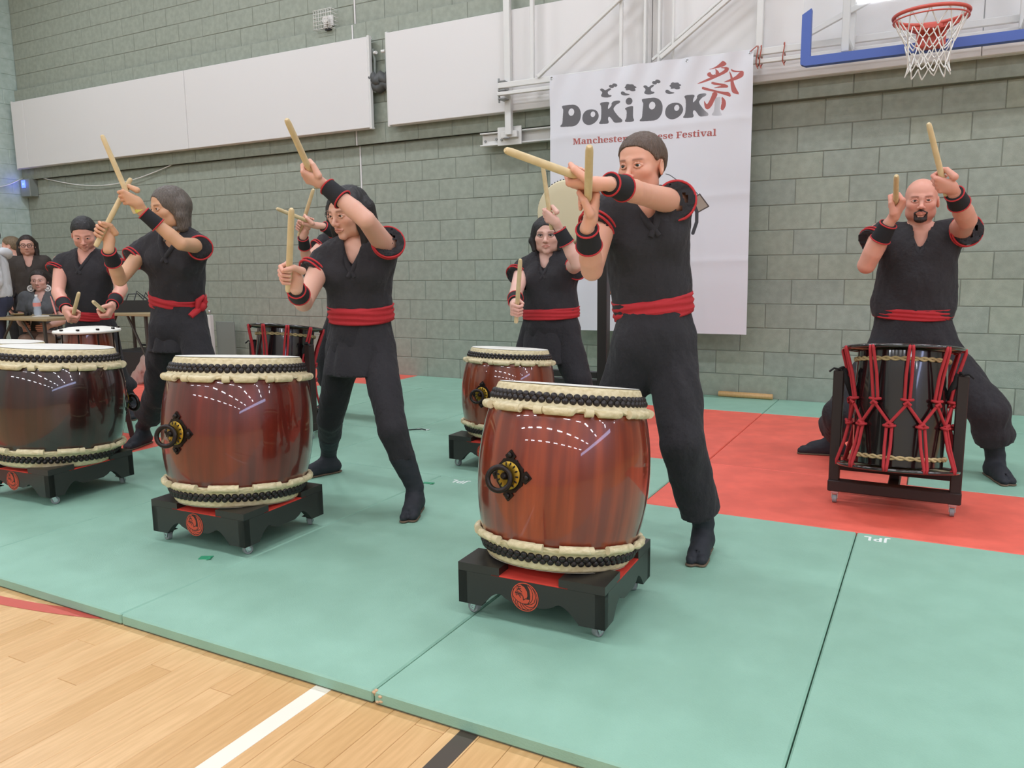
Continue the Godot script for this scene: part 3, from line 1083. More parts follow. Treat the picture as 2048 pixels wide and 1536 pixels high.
# ---------------------------------------------------------------- the basketball goal folded against the wall
func hoop_frame() -> void:
	var t := thing("basketball_goal", "white steel basketball goal frame with clear backboard, blue edge pad and red ring", "basketball goal", Vector3(-0.135, 2.3, 0.05))
	var O := t.position
	var W: StandardMaterial3D = M.steel_white
	var f := func(a: Vector3, b: Vector3, w: float, d: float, called: String) -> void:
		var q := MB.new()
		q.bar(a - O, b - O, w, d, Vector3.BACK, 0.004)
		obj(called, q, W, t)
	# channel on the wall with its plates
	var b := MB.new()
	b.box(Vector3(-2.85, 2.312, 0.062) - O, Vector3(2.1, 0.10, 0.012), 0.002)
	b.box(Vector3(-2.85, 2.366, 0.09) - O, Vector3(2.1, 0.012, 0.07), 0.002)
	b.box(Vector3(-2.85, 2.258, 0.09) - O, Vector3(2.1, 0.012, 0.07), 0.002)
	b.box(Vector3(-3.8, 2.312, 0.075) - O, Vector3(0.19, 0.09, 0.02), 0.003)
	obj("wall_channel", b, W, t)
	b = MB.new()
	b.box(Vector3(-3.575, 2.322, 0.135) - O, Vector3(0.25, 0.165, 0.012), 0.003)
	b.box(Vector3(-3.56, 2.33, 0.16) - O, Vector3(0.17, 0.06, 0.04), 0.004)
	obj("base_plate", b, W, t)
	b = MB.new()
	for q in [Vector3(-3.86, 2.30, 0.085), Vector3(-3.74, 2.31, 0.085), Vector3(-3.64, 2.345, 0.142), Vector3(-3.49, 2.35, 0.142), Vector3(-3.655, 2.29, 0.142)]:
		b.tube([q - O, q + Vector3(0, 0, 0.012) - O], [0.011], 6)
	b.tube([Vector3(-3.63, 2.30, 0.15) - O, Vector3(-3.60, 2.295, 0.19) - O, Vector3(-3.54, 2.29, 0.20) - O], [0.008], 6)
	obj("bolt", b, M.steel_grey, t)
	# posts
	f.call(Vector3(-3.55, 2.32, 0.19), Vector3(-3.56, 4.9, 0.19), 0.062, 0.05, "post")
	f.call(Vector3(1.9, 2.32, 0.19), Vector3(1.9, 4.9, 0.19), 0.062, 0.05, "post")
	f.call(Vector3(-3.265, 2.76, 0.27), Vector3(-3.26, 4.6, 0.27), 0.035, 0.035, "upright")
	f.call(Vector3(-2.44, 2.76, 0.27), Vector3(-2.44, 4.6, 0.27), 0.028, 0.03, "upright")
	f.call(Vector3(-2.245, 2.76, 0.22), Vector3(-2.245, 4.6, 0.22), 0.022, 0.06, "upright")
	f.call(Vector3(-2.125, 2.76, 0.22), Vector3(-2.125, 4.6, 0.22), 0.022, 0.06, "upright")
	f.call(Vector3(-2.00, 2.76, 0.26), Vector3(-2.00, 4.6, 0.26), 0.02, 0.02, "upright")
	f.call(Vector3(-1.32, 2.70, 0.25), Vector3(-1.32, 4.6, 0.25), 0.05, 0.05, "upright")
	f.call(Vector3(-0.665, 2.64, 0.33), Vector3(-0.66, 4.6, 0.33), 0.062, 0.05, "upright")
	f.call(Vector3(0.40, 2.64, 0.33), Vector3(0.40, 4.6, 0.33), 0.062, 0.05, "upright")
	# rails, with clamps at their far end
	f.call(Vector3(-3.60, 2.738, 0.285), Vector3(1.95, 2.715, 0.285), 0.05, 0.03, "rail")
	f.call(Vector3(-3.61, 2.668, 0.285), Vector3(1.95, 2.645, 0.285), 0.032, 0.03, "rail")
	b = MB.new()
	for y in [2.775, 2.70, 2.625]:
		b.box(Vector3(-3.57, y, 0.235) - O, Vector3(0.07, 0.012, 0.12), 0.002)
		b.tube([Vector3(-3.605, y - 0.03, 0.27) - O, Vector3(-3.605, y + 0.03, 0.27) - O], [0.009], 6)
	obj("clamp", b, M.steel_grey, t)
	# braces
	f.call(Vector3(-3.20, 2.765, 0.30), Vector3(-1.6, 3.87, 0.30), 0.032, 0.03, "brace")
	f.call(Vector3(-2.09, 2.78, 0.31), Vector3(-0.7, 3.72, 0.31), 0.036, 0.03, "brace")
	f.call(Vector3(-2.18, 2.79, 0.24), Vector3(-0.8, 3.74, 0.24), 0.022, 0.02, "brace")
	f.call(Vector3(-0.95, 2.79, 0.36), Vector3(0.45, 3.38, 0.36), 0.04, 0.03, "brace")
	# arms out to the board
	for x in [-0.66, 0.40]:
		for y in [2.64, 3.36]:
			f.call(Vector3(x, y, 0.34), Vector3(x, y, 0.685), 0.04, 0.04, "arm")
	for x in [-0.66, 0.40]:
		f.call(Vector3(x, 2.56, 0.682), Vector3(x, 3.5, 0.682), 0.05, 0.02, "board_rail")
	b = MB.new()
	b.box(Vector3(-0.135, 3.02, 0.70) - O, Vector3(1.60, 1.04, 0.012), 0.002)
	obj("backboard", b, M.glass, t)
	# padding along the lower edge, turned up at its ends
	b = MB.new()
	var pl := PackedVector2Array([Vector2(-0.805, 0.20), Vector2(-0.775, 0.185), Vector2(0.775, 0.185), Vector2(0.805, 0.215), Vector2(0.805, 0.53), Vector2(0.745, 0.56), Vector2(0.745, 0.245), Vector2(-0.745, 0.245), Vector2(-0.745, 0.56), Vector2(-0.805, 0.525)])
	b.prism(pl, 0.625, 0.69)
	obj("edge_pad", b, M.blue_pad, t)
	# ring and its bracket
	var c := Vector3(-0.135, 2.61, 1.105) - O
	b = MB.new()
	b.torus(c, Vector3.UP, 0.207, 0.011, 40, 10)
	b.torus(c + Vector3(0, -0.03, 0.004), Vector3.UP, 0.207, 0.0045, 40, 6)
	var rows := []
	for k in 2:
		var row := PackedVector3Array()
		for i in 30:
			var a := deg_to_rad(-205.0 + i * 230.0 / 29.0)
			row.append(c + Vector3(cos(a) * 0.205, -0.034 * k, -sin(a) * -0.205))
		rows.append(row)
	b.sheet(rows, false)
	obj("ring", b, M.rim, t)
	b = MB.new()
	b.box(Vector3(0, -0.045, -0.335) + c, Vector3(0.17, 0.15, 0.10), 0.01)
	b.bar(c + Vector3(-0.06, -0.02, -0.30), c + Vector3(-0.13, -0.02, -0.16), 0.03, 0.03, Vector3.UP)
	b.bar(c + Vector3(0.06, -0.02, -0.30), c + Vector3(0.13, -0.02, -0.16), 0.03, 0.03, Vector3.UP)
	b.box(c + Vector3(0, -0.015, -0.26), Vector3(0.14, 0.03, 0.14), 0.005)
	obj("bracket", b, M.rim, t)
	# net of knotted cord
	b = MB.new()
	var N := 12
	var ys := [0.0, -0.10, -0.165, -0.225, -0.285, -0.345]
	var rs := [0.207, 0.165, 0.135, 0.118, 0.112, 0.128]
	for r in 5:
		for i in N:
			for s in [-0.5, 0.5]:
				var a := TAU * (i + (0.5 if r % 2 else 0.0)) / N
				var e: float = a + TAU * s / N
				var sw := 0.012 * sin(i * 2.3 + r)
				var p0 := c + Vector3(cos(a) * rs[r], ys[r] + (0.0 if r == 0 else sw), sin(a) * rs[r])
				var p1 := c + Vector3(cos(e) * rs[r + 1], ys[r + 1] + 0.012 * sin((i + s) * 2.3 + r + 1.0), sin(e) * rs[r + 1])
				var mid := p0.lerp(p1, 0.5) + Vector3(0, -0.006, 0)
				b.tube([p0, mid, p1], [0.0038], 5, false)
	obj("net", b, M.net, t)

# ---------------------------------------------------------------- the printed sheet
class Ink:
	var im: Image
	var w: int
	var h: int
	func _init(ww: int, hh: int, c: Color) -> void:
		w = ww
		h = hh
		im = Image.create_empty(w, h, false, Image.FORMAT_RGB8)
		im.fill(c)
	# fills a closed outline given in 0..1; fade is [u0, u1, colour]
	func poly(p: PackedVector2Array, c: Color, fade := []) -> void:
		var q := PackedVector2Array()
		var lo := 1e9
		var hi := -1e9
		for v in p:
			q.append(Vector2(v.x * w, v.y * h))
			lo = minf(lo, v.y * h)
			hi = maxf(hi, v.y * h)
		for y in range(maxi(0, int(lo)), mini(h - 1, int(hi) + 1) + 1):
			var xs := []
			var yy := y + 0.5
			for i in q.size():
				var a := q[i]
				var b := q[(i + 1) % q.size()]
				if (a.y <= yy) != (b.y <= yy):
					xs.append(a.x + (yy - a.y) / (b.y - a.y) * (b.x - a.x))
			xs.sort()
			for i in range(0, xs.size() - 1, 2):
				var x0 := maxi(0, int(round(xs[i])))
				var x1 := mini(w, int(round(xs[i + 1])))
				if x1 <= x0:
					continue
				if fade.is_empty():
					im.fill_rect(Rect2i(x0, y, x1 - x0, 1), c)
				else:
					for x in range(x0, x1):
						im.set_pixel(x, y, c.lerp(fade[2], smoothstep(fade[0], fade[1], float(x) / w)))
	func oval(c: Vector2, r: Vector2, turn: float, col: Color) -> void:
		var p := PackedVector2Array()
		for i in 40:
			p.append(c + (Vector2(cos(TAU * i / 40) * r.x, sin(TAU * i / 40) * r.y)).rotated(turn))
		poly(p, col)
	func line(p: PackedVector2Array, r: float, col: Color) -> void:
		var k := float(w) / h
		for i in p.size() - 1:
			var d := (p[i + 1] - p[i])
			var s := Vector2(d.x, d.y / k).normalized()
			var nn := Vector2(-s.y, s.x * k) * r
			poly(PackedVector2Array([p[i] + nn, p[i + 1] + nn, p[i + 1] - nn, p[i] - nn]), col)
			oval(p[i], Vector2(r, r * k), 0.0, col)
			oval(p[i + 1], Vector2(r, r * k), 0.0, col)
	func tex() -> ImageTexture:
		return ImageTexture.create_from_image(im)

func outline(key: String, off := Vector2.ZERO, rounds := 2) -> PackedVector2Array:
	var l: Array = GLYPH[key]
	var p := PackedVector2Array()
	for i in range(0, l.size(), 2):
		p.append(Vector2(l[i], l[i + 1]) + off)
	for r in rounds:                      # corner cutting rounds the traced outline
		var q := PackedVector2Array()
		for i in p.size():
			var a := p[i]
			var b := p[(i + 1) % p.size()]
			q.append(a.lerp(b, 0.25))
			q.append(a.lerp(b, 0.75))
		p = q
	return p

func cloth_z(u: float, v: float) -> float:
	var z := 0.006 * sin(u * 9.0 + v * 2.0) + 0.005 * sin(v * 7.0 - u * 3.0 + 1.0)
	for q in [0.235, 0.50, 0.735]:                       # fold creases across
		z += 0.006 * exp(-absf(v - q + 0.012 * (u - 0.5)) / 0.012)
	for q in [0.30, 0.55, 0.80]:                         # and down
		z += 0.004 * exp(-absf(u - q + 0.02 * sin(v * 4.0)) / 0.014)
	# pulls from the ties along the top
	for q in [0.0, 0.42, 0.70, 1.0]:
		z += 0.02 * exp(-(absf(u - q) * 7.0 + v * 9.0)) * sin((u - q) * 40.0 + v * 22.0)
	return z

func banner() -> void:
	var ink := Ink.new(1400, 1788, hexc("d3d2d6"))
	var dark := hexc("5f5d60")
	var paper := hexc("d3d2d6")
	var red := hexc("a85650")
	for k in 2:
		var o := Vector2(0.4155, 0.0085) * k
		ink.poly(outline("letter_d", o), dark)
		ink.oval(Vector2(0.1190, 0.1469) + o, Vector2(0.0155, 0.0138), 0.0, paper)
		o = Vector2(0.4206, 0.0100) * k
		ink.poly(outline("letter_o", o), dark)
		ink.oval(Vector2(0.2342, 0.1633) + o, Vector2(0.0122, 0.0105), 0.0, paper)
		o = Vector2(0.4192, 0.0092) * k
		if k == 0:
			ink.poly(outline("letter_k", o), dark)
			ink.poly(outline("letter_i", o), dark)
			ink.oval(Vector2(0.4187, 0.1301), Vector2(0.0162, 0.0127), 0.0, dark)
		else:
			ink.poly(outline("letter_k", o), dark, [0.755, 0.83, hexc("b4b3b6")])
			ink.poly(outline("faint_i"), hexc("b0afb3"), [0.83, 0.90, paper])
		o = Vector2(0.2165, 0.0078) * k
		ink.poly(outline("kana_do", o), dark)
		ink.oval(Vector2(0.3280, 0.0672) + o, Vector2(0.0125, 0.0060), 0.25, dark)
		ink.oval(Vector2(0.3442, 0.0637) + o, Vector2(0.0130, 0.0060), 0.25, dark)
		o = Vector2(0.2195, 0.0125) * k
		ink.poly(outline("kana_ki", o), dark)
		ink.poly(outline("kana_tail", o), dark)
	for i in 10:
		ink.poly(outline("kanji_%d" % i, Vector2.ZERO, 1), red)
	ink.poly(outline("tag", Vector2.ZERO, 0), hexc("9a8b7d"))
	var tg := outline("tag", Vector2.ZERO, 0)
	tg.append(tg[0])
	ink.line(tg, 0.0028, hexc("4a3f3a"))
	ink.line(outline("string", Vector2.ZERO, 0), 0.0018, hexc("4a4a4e"))
	ink.line(outline("arc", Vector2.ZERO, 0), 0.0085, hexc("37363a"))
	ink.poly(outline("orange", Vector2.ZERO, 0), hexc("c06b3d"))
	ink.line(outline("orange", Vector2.ZERO, 0), 0.003, hexc("3a3434"))
	var m := mat("banner", Color.WHITE, 0.55)
	m.albedo_texture = ink.tex()
	m.texture_repeat = false
	var t := thing("festival_banner", "large white printed festival banner with bold dark and red lettering, tied to the goal rails", "banner", Vector3(-3.06, 0.562, 0.335))
	var b := MB.new()
	var wide := 1.715
	var tall := 2.19
	var rows := []
	var back := []
	for i in 111:
		var r0 := PackedVector3Array()
		var r1 := PackedVector3Array()
		for j in 91:
			var u := j / 90.0
			var v := i / 110.0
			var sag := -0.012 * sin(PI * clampf(u / 0.42, 0, 1)) * exp(-v * 12.0) - (0.012 * sin(PI * clampf((u - 0.70) / 0.3, 0, 1)) * exp(-v * 12.0))
			var p := Vector3(u * wide - 0.02 * v * (1.0 - 2.0 * u) * 0.5, tall * (1.0 - v) + sag, cloth_z(u, v))
			r0.append(p)
			r1.append(p - Vector3(0, 0, 0.0012))
		rows.append(r0)
		back.append(r1)
	b.sheet(rows, false, true)
	for i in b.v.size():
		b.uv[i] = Vector2(float(i % 91) / 90.0, float(i / 91) / 110.0)
	obj("sheet", b, m, t)
	b = MB.new()
	b.sheet(back, false)
	obj("reverse", b, M.panel, t)
	# the red line of small lettering, laid on the cloth
	var tm := TextMesh.new()
	tm.text = "Manchester Japanese Festival"
	var f := SystemFont.new()
	f.font_names = PackedStringArray(["Droid Serif"])
	f.font_weight = 700
	tm.font = f
	tm.font_size = 64
	tm.pixel_size = 0.001
	tm.depth = 0.001
	tm.curve_step = 2.0
	var arr := tm.get_mesh_arrays()
	var vv: PackedVector3Array = arr[Mesh.ARRAY_VERTEX]
	var lo := Vector3(1e9, 1e9, 0)
	var hi := -lo
	for p in vv:
		lo = lo.min(p)
		hi = hi.max(p)
	for i in vv.size():
		var p := vv[i]
		var s := (p.x - lo.x) / (hi.x - lo.x)
		var u := lerpf(0.1264, 0.8440, s)
		var base := lerpf(0.2600, 0.2737, s)
		var y := (1.0 - base) * tall + p.y * (0.062 / 0.062) * 1.06 - lo.y * 0.0
		vv[i] = Vector3(u * wide, y, cloth_z(u, 1.0 - y / tall) + 0.0012 + p.z)
	arr[Mesh.ARRAY_VERTEX] = vv
	var am := ArrayMesh.new()
	am.add_surface_from_arrays(Mesh.PRIMITIVE_TRIANGLES, arr)
	var rm := mat("red_print", red, 0.6)
	put("lettering", am, rm, t)
	# eyelets and ties
	for q in [Vector2(0.985, 0.012), Vector2(0.70, 0.012), Vector2(0.012, 0.012)]:
		var e := MB.new()
		e.torus(Vector3(q.x * wide, tall * (1 - q.y), cloth_z(q.x, q.y) + 0.002), Vector3.BACK, 0.010, 0.003, 16, 6)
		obj("eyelet", e, M.chrome, t)
	for x in [-1.325, -1.13, -1.30]:
		var e := MB.new()
		var path := []
		for i in 14:
			var a := TAU * i / 14.0
			path.append(Vector3(x + 0.006 * sin(a * 2), 2.70 + 0.075 * sin(a), 0.285 + 0.032 * cos(a)) - t.position)
		e.loop(path, 0.0045, 6)
		e.tube([Vector3(x, 2.63, 0.32) - t.position, Vector3(x + 0.012, 2.60, 0.325) - t.position], [0.004], 5)
		obj("tie", e, M.rope_red_thin, t)
	var e := MB.new()
	e.tube([Vector3(0.985 * wide, tall * 0.988, 0.01), Vector3(-1.325, 2.77, 0.315) - t.position], [0.004], 5)
	obj("tie", e, M.rope_red_thin, t)

func wall_fittings() -> void:
	# caged sounder above the gap
	var t := thing("caged_sounder", "small white wire cage over a sounder, high on the wall above the first white panel", "alarm", Vector3(-5.77, 3.58, 0.0))
	var b := MB.new()
	b.box(Vector3(0, 0.10, 0.012), Vector3(0.13, 0.11, 0.024), 0.005)
	b.tube([Vector3(0, 0.10, 0.02), Vector3(0, 0.10, 0.07)], [0.045, 0.038], 16)
	obj("sounder", b, M.white_plastic, t)
	b = MB.new()
	for i in 8:
		var x := -0.115 + i * 0.033
		b.tube([Vector3(x, 0.005, 0.0), Vector3(x, 0.005, 0.11), Vector3(x, 0.19, 0.11), Vector3(x, 0.19, 0.0)], [0.0028], 5)
	for i in 6:
		var y := 0.005 + i * 0.037
		b.tube([Vector3(-0.118, y, 0.0), Vector3(-0.118, y, 0.113), Vector3(0.118, y, 0.113), Vector3(0.118, y, 0.0)], [0.0028], 5)
	obj("cage", b, M.white_plastic, t)
	b = MB.new()
	b.box(Vector3(0.04, 0.0, 0.06), Vector3(0.07, 0.02, 0.05), 0.004)
	obj("dark_base", b, M.black_plastic, t)
	# grey box with a blue lamp in the corner
	t = thing("control_box", "small grey wall box with a lit blue lamp, in the corner under the white panel", "control box", Vector3(-11.19, 2.17, 0.0))
	b = MB.new()
	b.box(Vector3(0, 0.11, 0.06), Vector3(0.22, 0.24, 0.12), 0.008)
	obj("box", b, M.grey_box, t)
	b = MB.new()
	b.box(Vector3(-0.02, 0.16, 0.123), Vector3(0.085, 0.10, 0.008), 0.002)
	obj("lamp_face", b, M.led, t)
	b = MB.new()
	b.ball(Vector3(-0.02, 0.16, 0.128), Vector3(0.012, 0.012, 0.006), 10, 6)
	obj("lamp_dot", b, M.white_plastic, t)
	var l := OmniLight3D.new()
	l.name = "blue_light"
	l.light_color = Color(0.3, 0.4, 1.0)
	l.light_energy = 0.01
	l.light_size = 0.03
	l.omni_range = 6.0
	l.omni_attenuation = 2.0
	l.shadow_enabled = true
	l.position = Vector3(-0.02, 0.16, 0.16)
	t.add_child(l)
	# slack cable along the corner
	b = MB.new()
	var path := []
	for i in 21:
		var s := i / 20.0
		path.append(Vector3(lerpf(-10.9, -8.2, s), 2.40 - 0.18 * sin(PI * s) + 0.02 * s, 0.03))
	b.tube(path, [0.006], 6)
	tag(obj("cable", b, M.white_plastic, self), "thin slack pale cable looping along the wall under the first white panel", "cable")
	b = MB.new()
	path = []
	for i in 13:
		var s := i / 12.0
		path.append(Vector3(-11.32, 2.42 - 0.12 * sin(PI * s) - 0.05 * s, lerpf(0.06, 0.8, s)))
	b.tube(path, [0.006], 6)
	tag(obj("cable", b, M.white_plastic, self), "thin slack pale cable looping across the side wall beside the grey control box", "cable")
	# safety notice on the side wall
	t = thing("safety_notice", "white safety notice with rows of blue pictograms on the side wall behind the onlookers", "sign", Vector3(-11.338, 1.22, 0.44))
	b = MB.new()
	b.box(Vector3(0.006, 0.14, 0), Vector3(0.010, 0.30, 0.24), 0.002)
	obj("board", b, M.white_plastic, t)
	b = MB.new()
	for i in 5:
		b.box(Vector3(0.0125, 0.03 + i * 0.05, 0.075), Vector3(0.002, 0.034, 0.034), 0.0)
		b.box(Vector3(0.0125, 0.03 + i * 0.05, -0.04), Vector3(0.002, 0.022, 0.12), 0.0)
	obj("print", b, M.blue_pad, t)
	# grey post leaning by the wall
	t = thing("steel_post", "slim grey steel post with a round knob, by the wall behind the grey haired player", "post", Vector3(-7.60, 0.0, 0.22))
	b = MB.new()
	b.box(Vector3(0, 0.30, 0), Vector3(0.055, 0.60, 0.055), 0.004)
	b.box(Vector3(0, 0.006, 0), Vector3(0.14, 0.012, 0.14), 0.002)
	obj("upright", b, M.steel_white, t)
	b = MB.new()
	b.tube([Vector3(0.0, 0.59, 0), Vector3(0, 0.63, 0)], [0.008], 8)
	b.ball(Vector3(0.0, 0.64, 0), Vector3(0.02, 0.02, 0.02), 12, 8)
	obj("knob", b, M.chrome, t)
	b = MB.new()
	b.box(Vector3(0.18, 0.26, -0.06), Vector3(0.30, 0.52, 0.02), 0.003)
	obj("side_plate", b, M.grey_box, t)

# ---------------------------------------------------------------- drums
var tack_mesh: ArrayMesh
var emblem_mat: StandardMaterial3D
const DRUM_WORDS := {
	"front": ["nearest big red lacquered barrel drum, before the woman with tied back brown hair", "trolley under the nearest big red drum"],
	"middle": ["big wine red lacquered barrel drum before the woman with long black hair", "trolley under the wine red drum"],
	"dark": ["big dark brown black lacquered barrel drum in front of the woman with grey bobbed hair", "trolley under the dark drum"],
	"rear": ["rust red barrel drum behind the nearest drum, before the woman with dark eye makeup", "trolley under the rear rust red drum"],
	"edge": ["barrel drum showing only its pale head behind the dark drum at the picture's edge", "trolley of the drum behind the dark drum"],
}

func hide_head(L: float, k: float, top: bool) -> MB:
	# stretched hide: flat face, tapered side, nailing zone, flared hem of rolled tabs
	var b := MB.new()
	var seg := 220
	var N := 11
	var rows := []
	var prof := [[0.0, 0.0], [0.10, 0.0005], [0.20, 0.0], [0.229, -0.001], [0.2370, -0.004], [0.2405, -0.010], [0.2455, -0.025], [0.2515, -0.040], [0.2565, -0.052], [0.2615, -0.060], [0.267, -0.066]]
	var A := func(a: float) -> float:
		var s := sin(a * N + 0.6 * sin(a * 2.0))
		return smoothstep(-0.25, 0.25, s + 0.25)
	for q in prof:
		var row := PackedVector3Array()
		for j in seg:
			var a := TAU * j / seg
			row.append(Vector3(q[0] * cos(a), q[1], q[0] * sin(a)) * k)
		rows.append(row)
	# the hem: where rolled it bulges out over a hidden rod, between the rolls it dips inward in a scallop
	for st in 7:
		var row := PackedVector3Array()
		for j in seg:
			var a := TAU * j / seg
			var m: float = A.call(a)
			var t := st / 6.0
			var ang := lerpf(0.9, -2.3, t)
			var rr := 0.2740 + 0.0135 * cos(ang)
			var ry := -0.0785 + 0.0135 * sin(ang)
			var fr := lerpf(0.267, 0.2705, t)
			var fy := lerpf(-0.0675, -0.0775 - 0.003 * sin(a * 37.0), t)
			var w := 0.0012 * sin(a * 61.0 + st)
			row.append(Vector3((lerpf(fr, rr, m) + w) * cos(a), lerpf(fy, ry, m), (lerpf(fr, rr, m) + w) * sin(a)) * k)
		rows.append(row)
	# inside return, so that the hem has thickness
	for q in [[0.2655, -0.082], [0.259, -0.068], [0.250, -0.055]]:
		var row := PackedVector3Array()
		for j in seg:
			var a := TAU * j / seg
			row.append(Vector3(q[0] * cos(a), q[1], q[0] * sin(a)) * k)
		rows.append(row)
	b.sheet(rows, true, false)
	# open ends and holes of the rolls
	for i in N * 2:
		var a := TAU * (i + 0.18) / (N * 2)
		var c := Vector3(cos(a) * 0.2745, -0.0785, sin(a) * 0.2745) * k
		var tg := Vector3(-sin(a), 0, cos(a)) * (1.0 if i % 2 else -1.0)
		b.tube([c - tg * 0.012 * k, c + tg * 0.014 * k], [0.0120 * k, 0.0138 * k], 12, true)
	var out := MB.new()
	var f := Transform3D(Basis(), Vector3(0, L, 0)) if top else Transform3D(Basis(Vector3.RIGHT, Vector3.DOWN, Vector3.FORWARD), Vector3.ZERO)
	out.join(b, f)
	return out

func nagado(which: String, base: Vector3, axis: Vector3, k: float, wood: String, az: float, each_tack: bool) -> void:
	var L := axis.length()
	var y := axis.normalized()
	var x := Vector3.RIGHT - y * y.x
	x = x.normalized()
	var t := thing("barrel_drum", DRUM_WORDS[which][0], "drum", base, 0.0, "barrel drums on trolleys")
	t.basis = Basis(x, y, x.cross(y))
	# barrel
	var b := MB.new()
	var pr := []
	for i in 25:
		var s := i / 24.0
		var u := 2.0 * s - 1.0
		pr.append(Vector2((0.288 - 0.046 * pow(absf(u), 2.1) - 0.085 * maxf(0.0, absf(u) - 0.76)) * k, 0.02 + s * (L - 0.04)))
	b.lathe(pr, 72)
	obj("barrel", b, M[wood], t)
	# heads; the face is whiter than the hem
	for e in [true, false]:
		var hd := obj("drum_head", hide_head(L, k, e), M.hide, t)
		b = MB.new()
		var yy := L + 0.0012 if e else -0.0012
		var rows := []
		for q in [0.0, 0.09, 0.17, 0.226, 0.2345]:
			var row := PackedVector3Array()
			for j in 64:
				var a := TAU * j / 64
				row.append(Vector3(q * k * cos(a), yy - (0.001 if q > 0.225 else 0.0) * (1.0 if e else -1.0), q * k * sin(a)))
			rows.append(row)
		b.sheet(rows, true, not e)
		put("playing_face", b.mesh(), M.skin_top, hd)
	# tacks in two staggered rows round each head
	if tack_mesh == null:
		var tb := MB.new()
		tb.lathe([Vector2(0.0118, 0.0), Vector2(0.0112, 0.0035), Vector2(0.0085, 0.0072), Vector2(0.0045, 0.0092), Vector2(0.0008, 0.0098)], 12)
		tack_mesh = tb.mesh()
	var join := MB.new()
	var unit := MB.new()
	if not each_tack:
		unit.lathe([Vector2(0.0118, 0.0), Vector2(0.0105, 0.005), Vector2(0.0055, 0.009), Vector2(0.0008, 0.0098)], 8)
	for e in 2:
		for r in 2:
			for i in 66:
				var a := TAU * (i + 0.5 * r) / 66
				var d: float = [0.0345, 0.0475][r]
				var R: float = [0.2490, 0.2545][r]
				var yy := L - d * k if e == 0 else d * k
				var nn := Vector3(cos(a), (0.3 if e == 0 else -0.3), sin(a)).normalized()
				var bs := Basis(nn.cross(Vector3.UP).normalized(), nn, nn.cross(Vector3.UP).normalized().cross(nn)).scaled(Vector3.ONE * k)
				var at := Vector3(cos(a) * R * k, yy, sin(a) * R * k)
				if each_tack:
					put("tack", tack_mesh, M.tack, t, at, bs)
				else:
					join.join(unit, Transform3D(bs, at))
	if not each_tack:
		obj("tacks", join, M.tack, t).set_meta("kind", "stuff")
	# iron ring on a pointed plate, one on each flank
	for s in 2:
		var a := deg_to_rad(az + 180.0 * s)
		var out := Vector3(sin(a), 0, cos(a))
		var side := Vector3.UP.cross(out)
		var xf := Transform3D(Basis(side, Vector3.UP, out), out * 0.2895 * k + Vector3(0, L * 0.5, 0))
		var pb := MB.new()
		var pl := PackedVector2Array()
		for i in 4:
			var c := cos(PI / 2 * i)
			var sn := sin(PI / 2 * i)
			for q in [[0.080, 0.0], [0.061, 0.020], [0.052, 0.014], [0.050, 0.026], [0.040, 0.034], [0.035, 0.040], [0.026, 0.050], [0.014, 0.052], [0.020, 0.061]]:
				pl.append(Vector2(q[0] * c - q[1] * sn, q[0] * sn + q[1] * c))
		pb.prism(pl, -0.012, 0.004)
		for v in pb.v.size():                       # the plate follows the barrel's curve
			var p := pb.v[v]
			pb.v[v] = Vector3(p.x, p.y, p.z - p.x * p.x / 0.5 - p.y * p.y * 0.55)
		var plate := put("ring_plate", pb.mesh(), M.iron, t, xf.origin, xf.basis.scaled(Vector3.ONE * k))
		var q := MB.new()
		q.lathe([Vector2(0.044, 0.0), Vector2(0.043, 0.004), Vector2(0.034, 0.0065), Vector2(0.02, 0.006), Vector2(0.0005, 0.006)], 24)
		put("gold_disc", q.mesh(), M.gold, plate, Vector3(0, 0, 0.003), Basis(Vector3.RIGHT, Vector3.BACK, Vector3.DOWN))
		q = MB.new()
		for i in 4:
			var d := Vector3(cos(PI / 2 * i), sin(PI / 2 * i), 0) * 0.063
			q.ball(d + Vector3(0, 0, 0.004 - d.x * d.x / 0.5), Vector3(0.009, 0.009, 0.007), 10, 6)
		q.tube([Vector3(0, 0, 0.005), Vector3(0, 0, 0.026), Vector3(0, 0, 0.034)], [0.013, 0.012, 0.008], 12)
		for i in 14:
			q.ball(Vector3(cos(TAU * i / 14), sin(TAU * i / 14), 0) * 0.036 + Vector3(0, 0, 0.0085), Vector3(0.0035, 0.007, 0.002), 6, 4, Basis(Vector3(-sin(TAU * i / 14), cos(TAU * i / 14), 0), Vector3(cos(TAU * i / 14), sin(TAU * i / 14), 0), Vector3(0, 0, -1)))
		put("studs", q.mesh(), M.iron, plate)
		q = MB.new()
		q.torus(Vector3(-0.012, -0.010, 0.034), Vector3(0.45, 0.12, 1.0).normalized(), 0.036, 0.0085, 28, 10)
		put("pull_ring", q.mesh(), M.iron, plate)
	trolley(which, Vector3(base.x, 0, base.z), k)

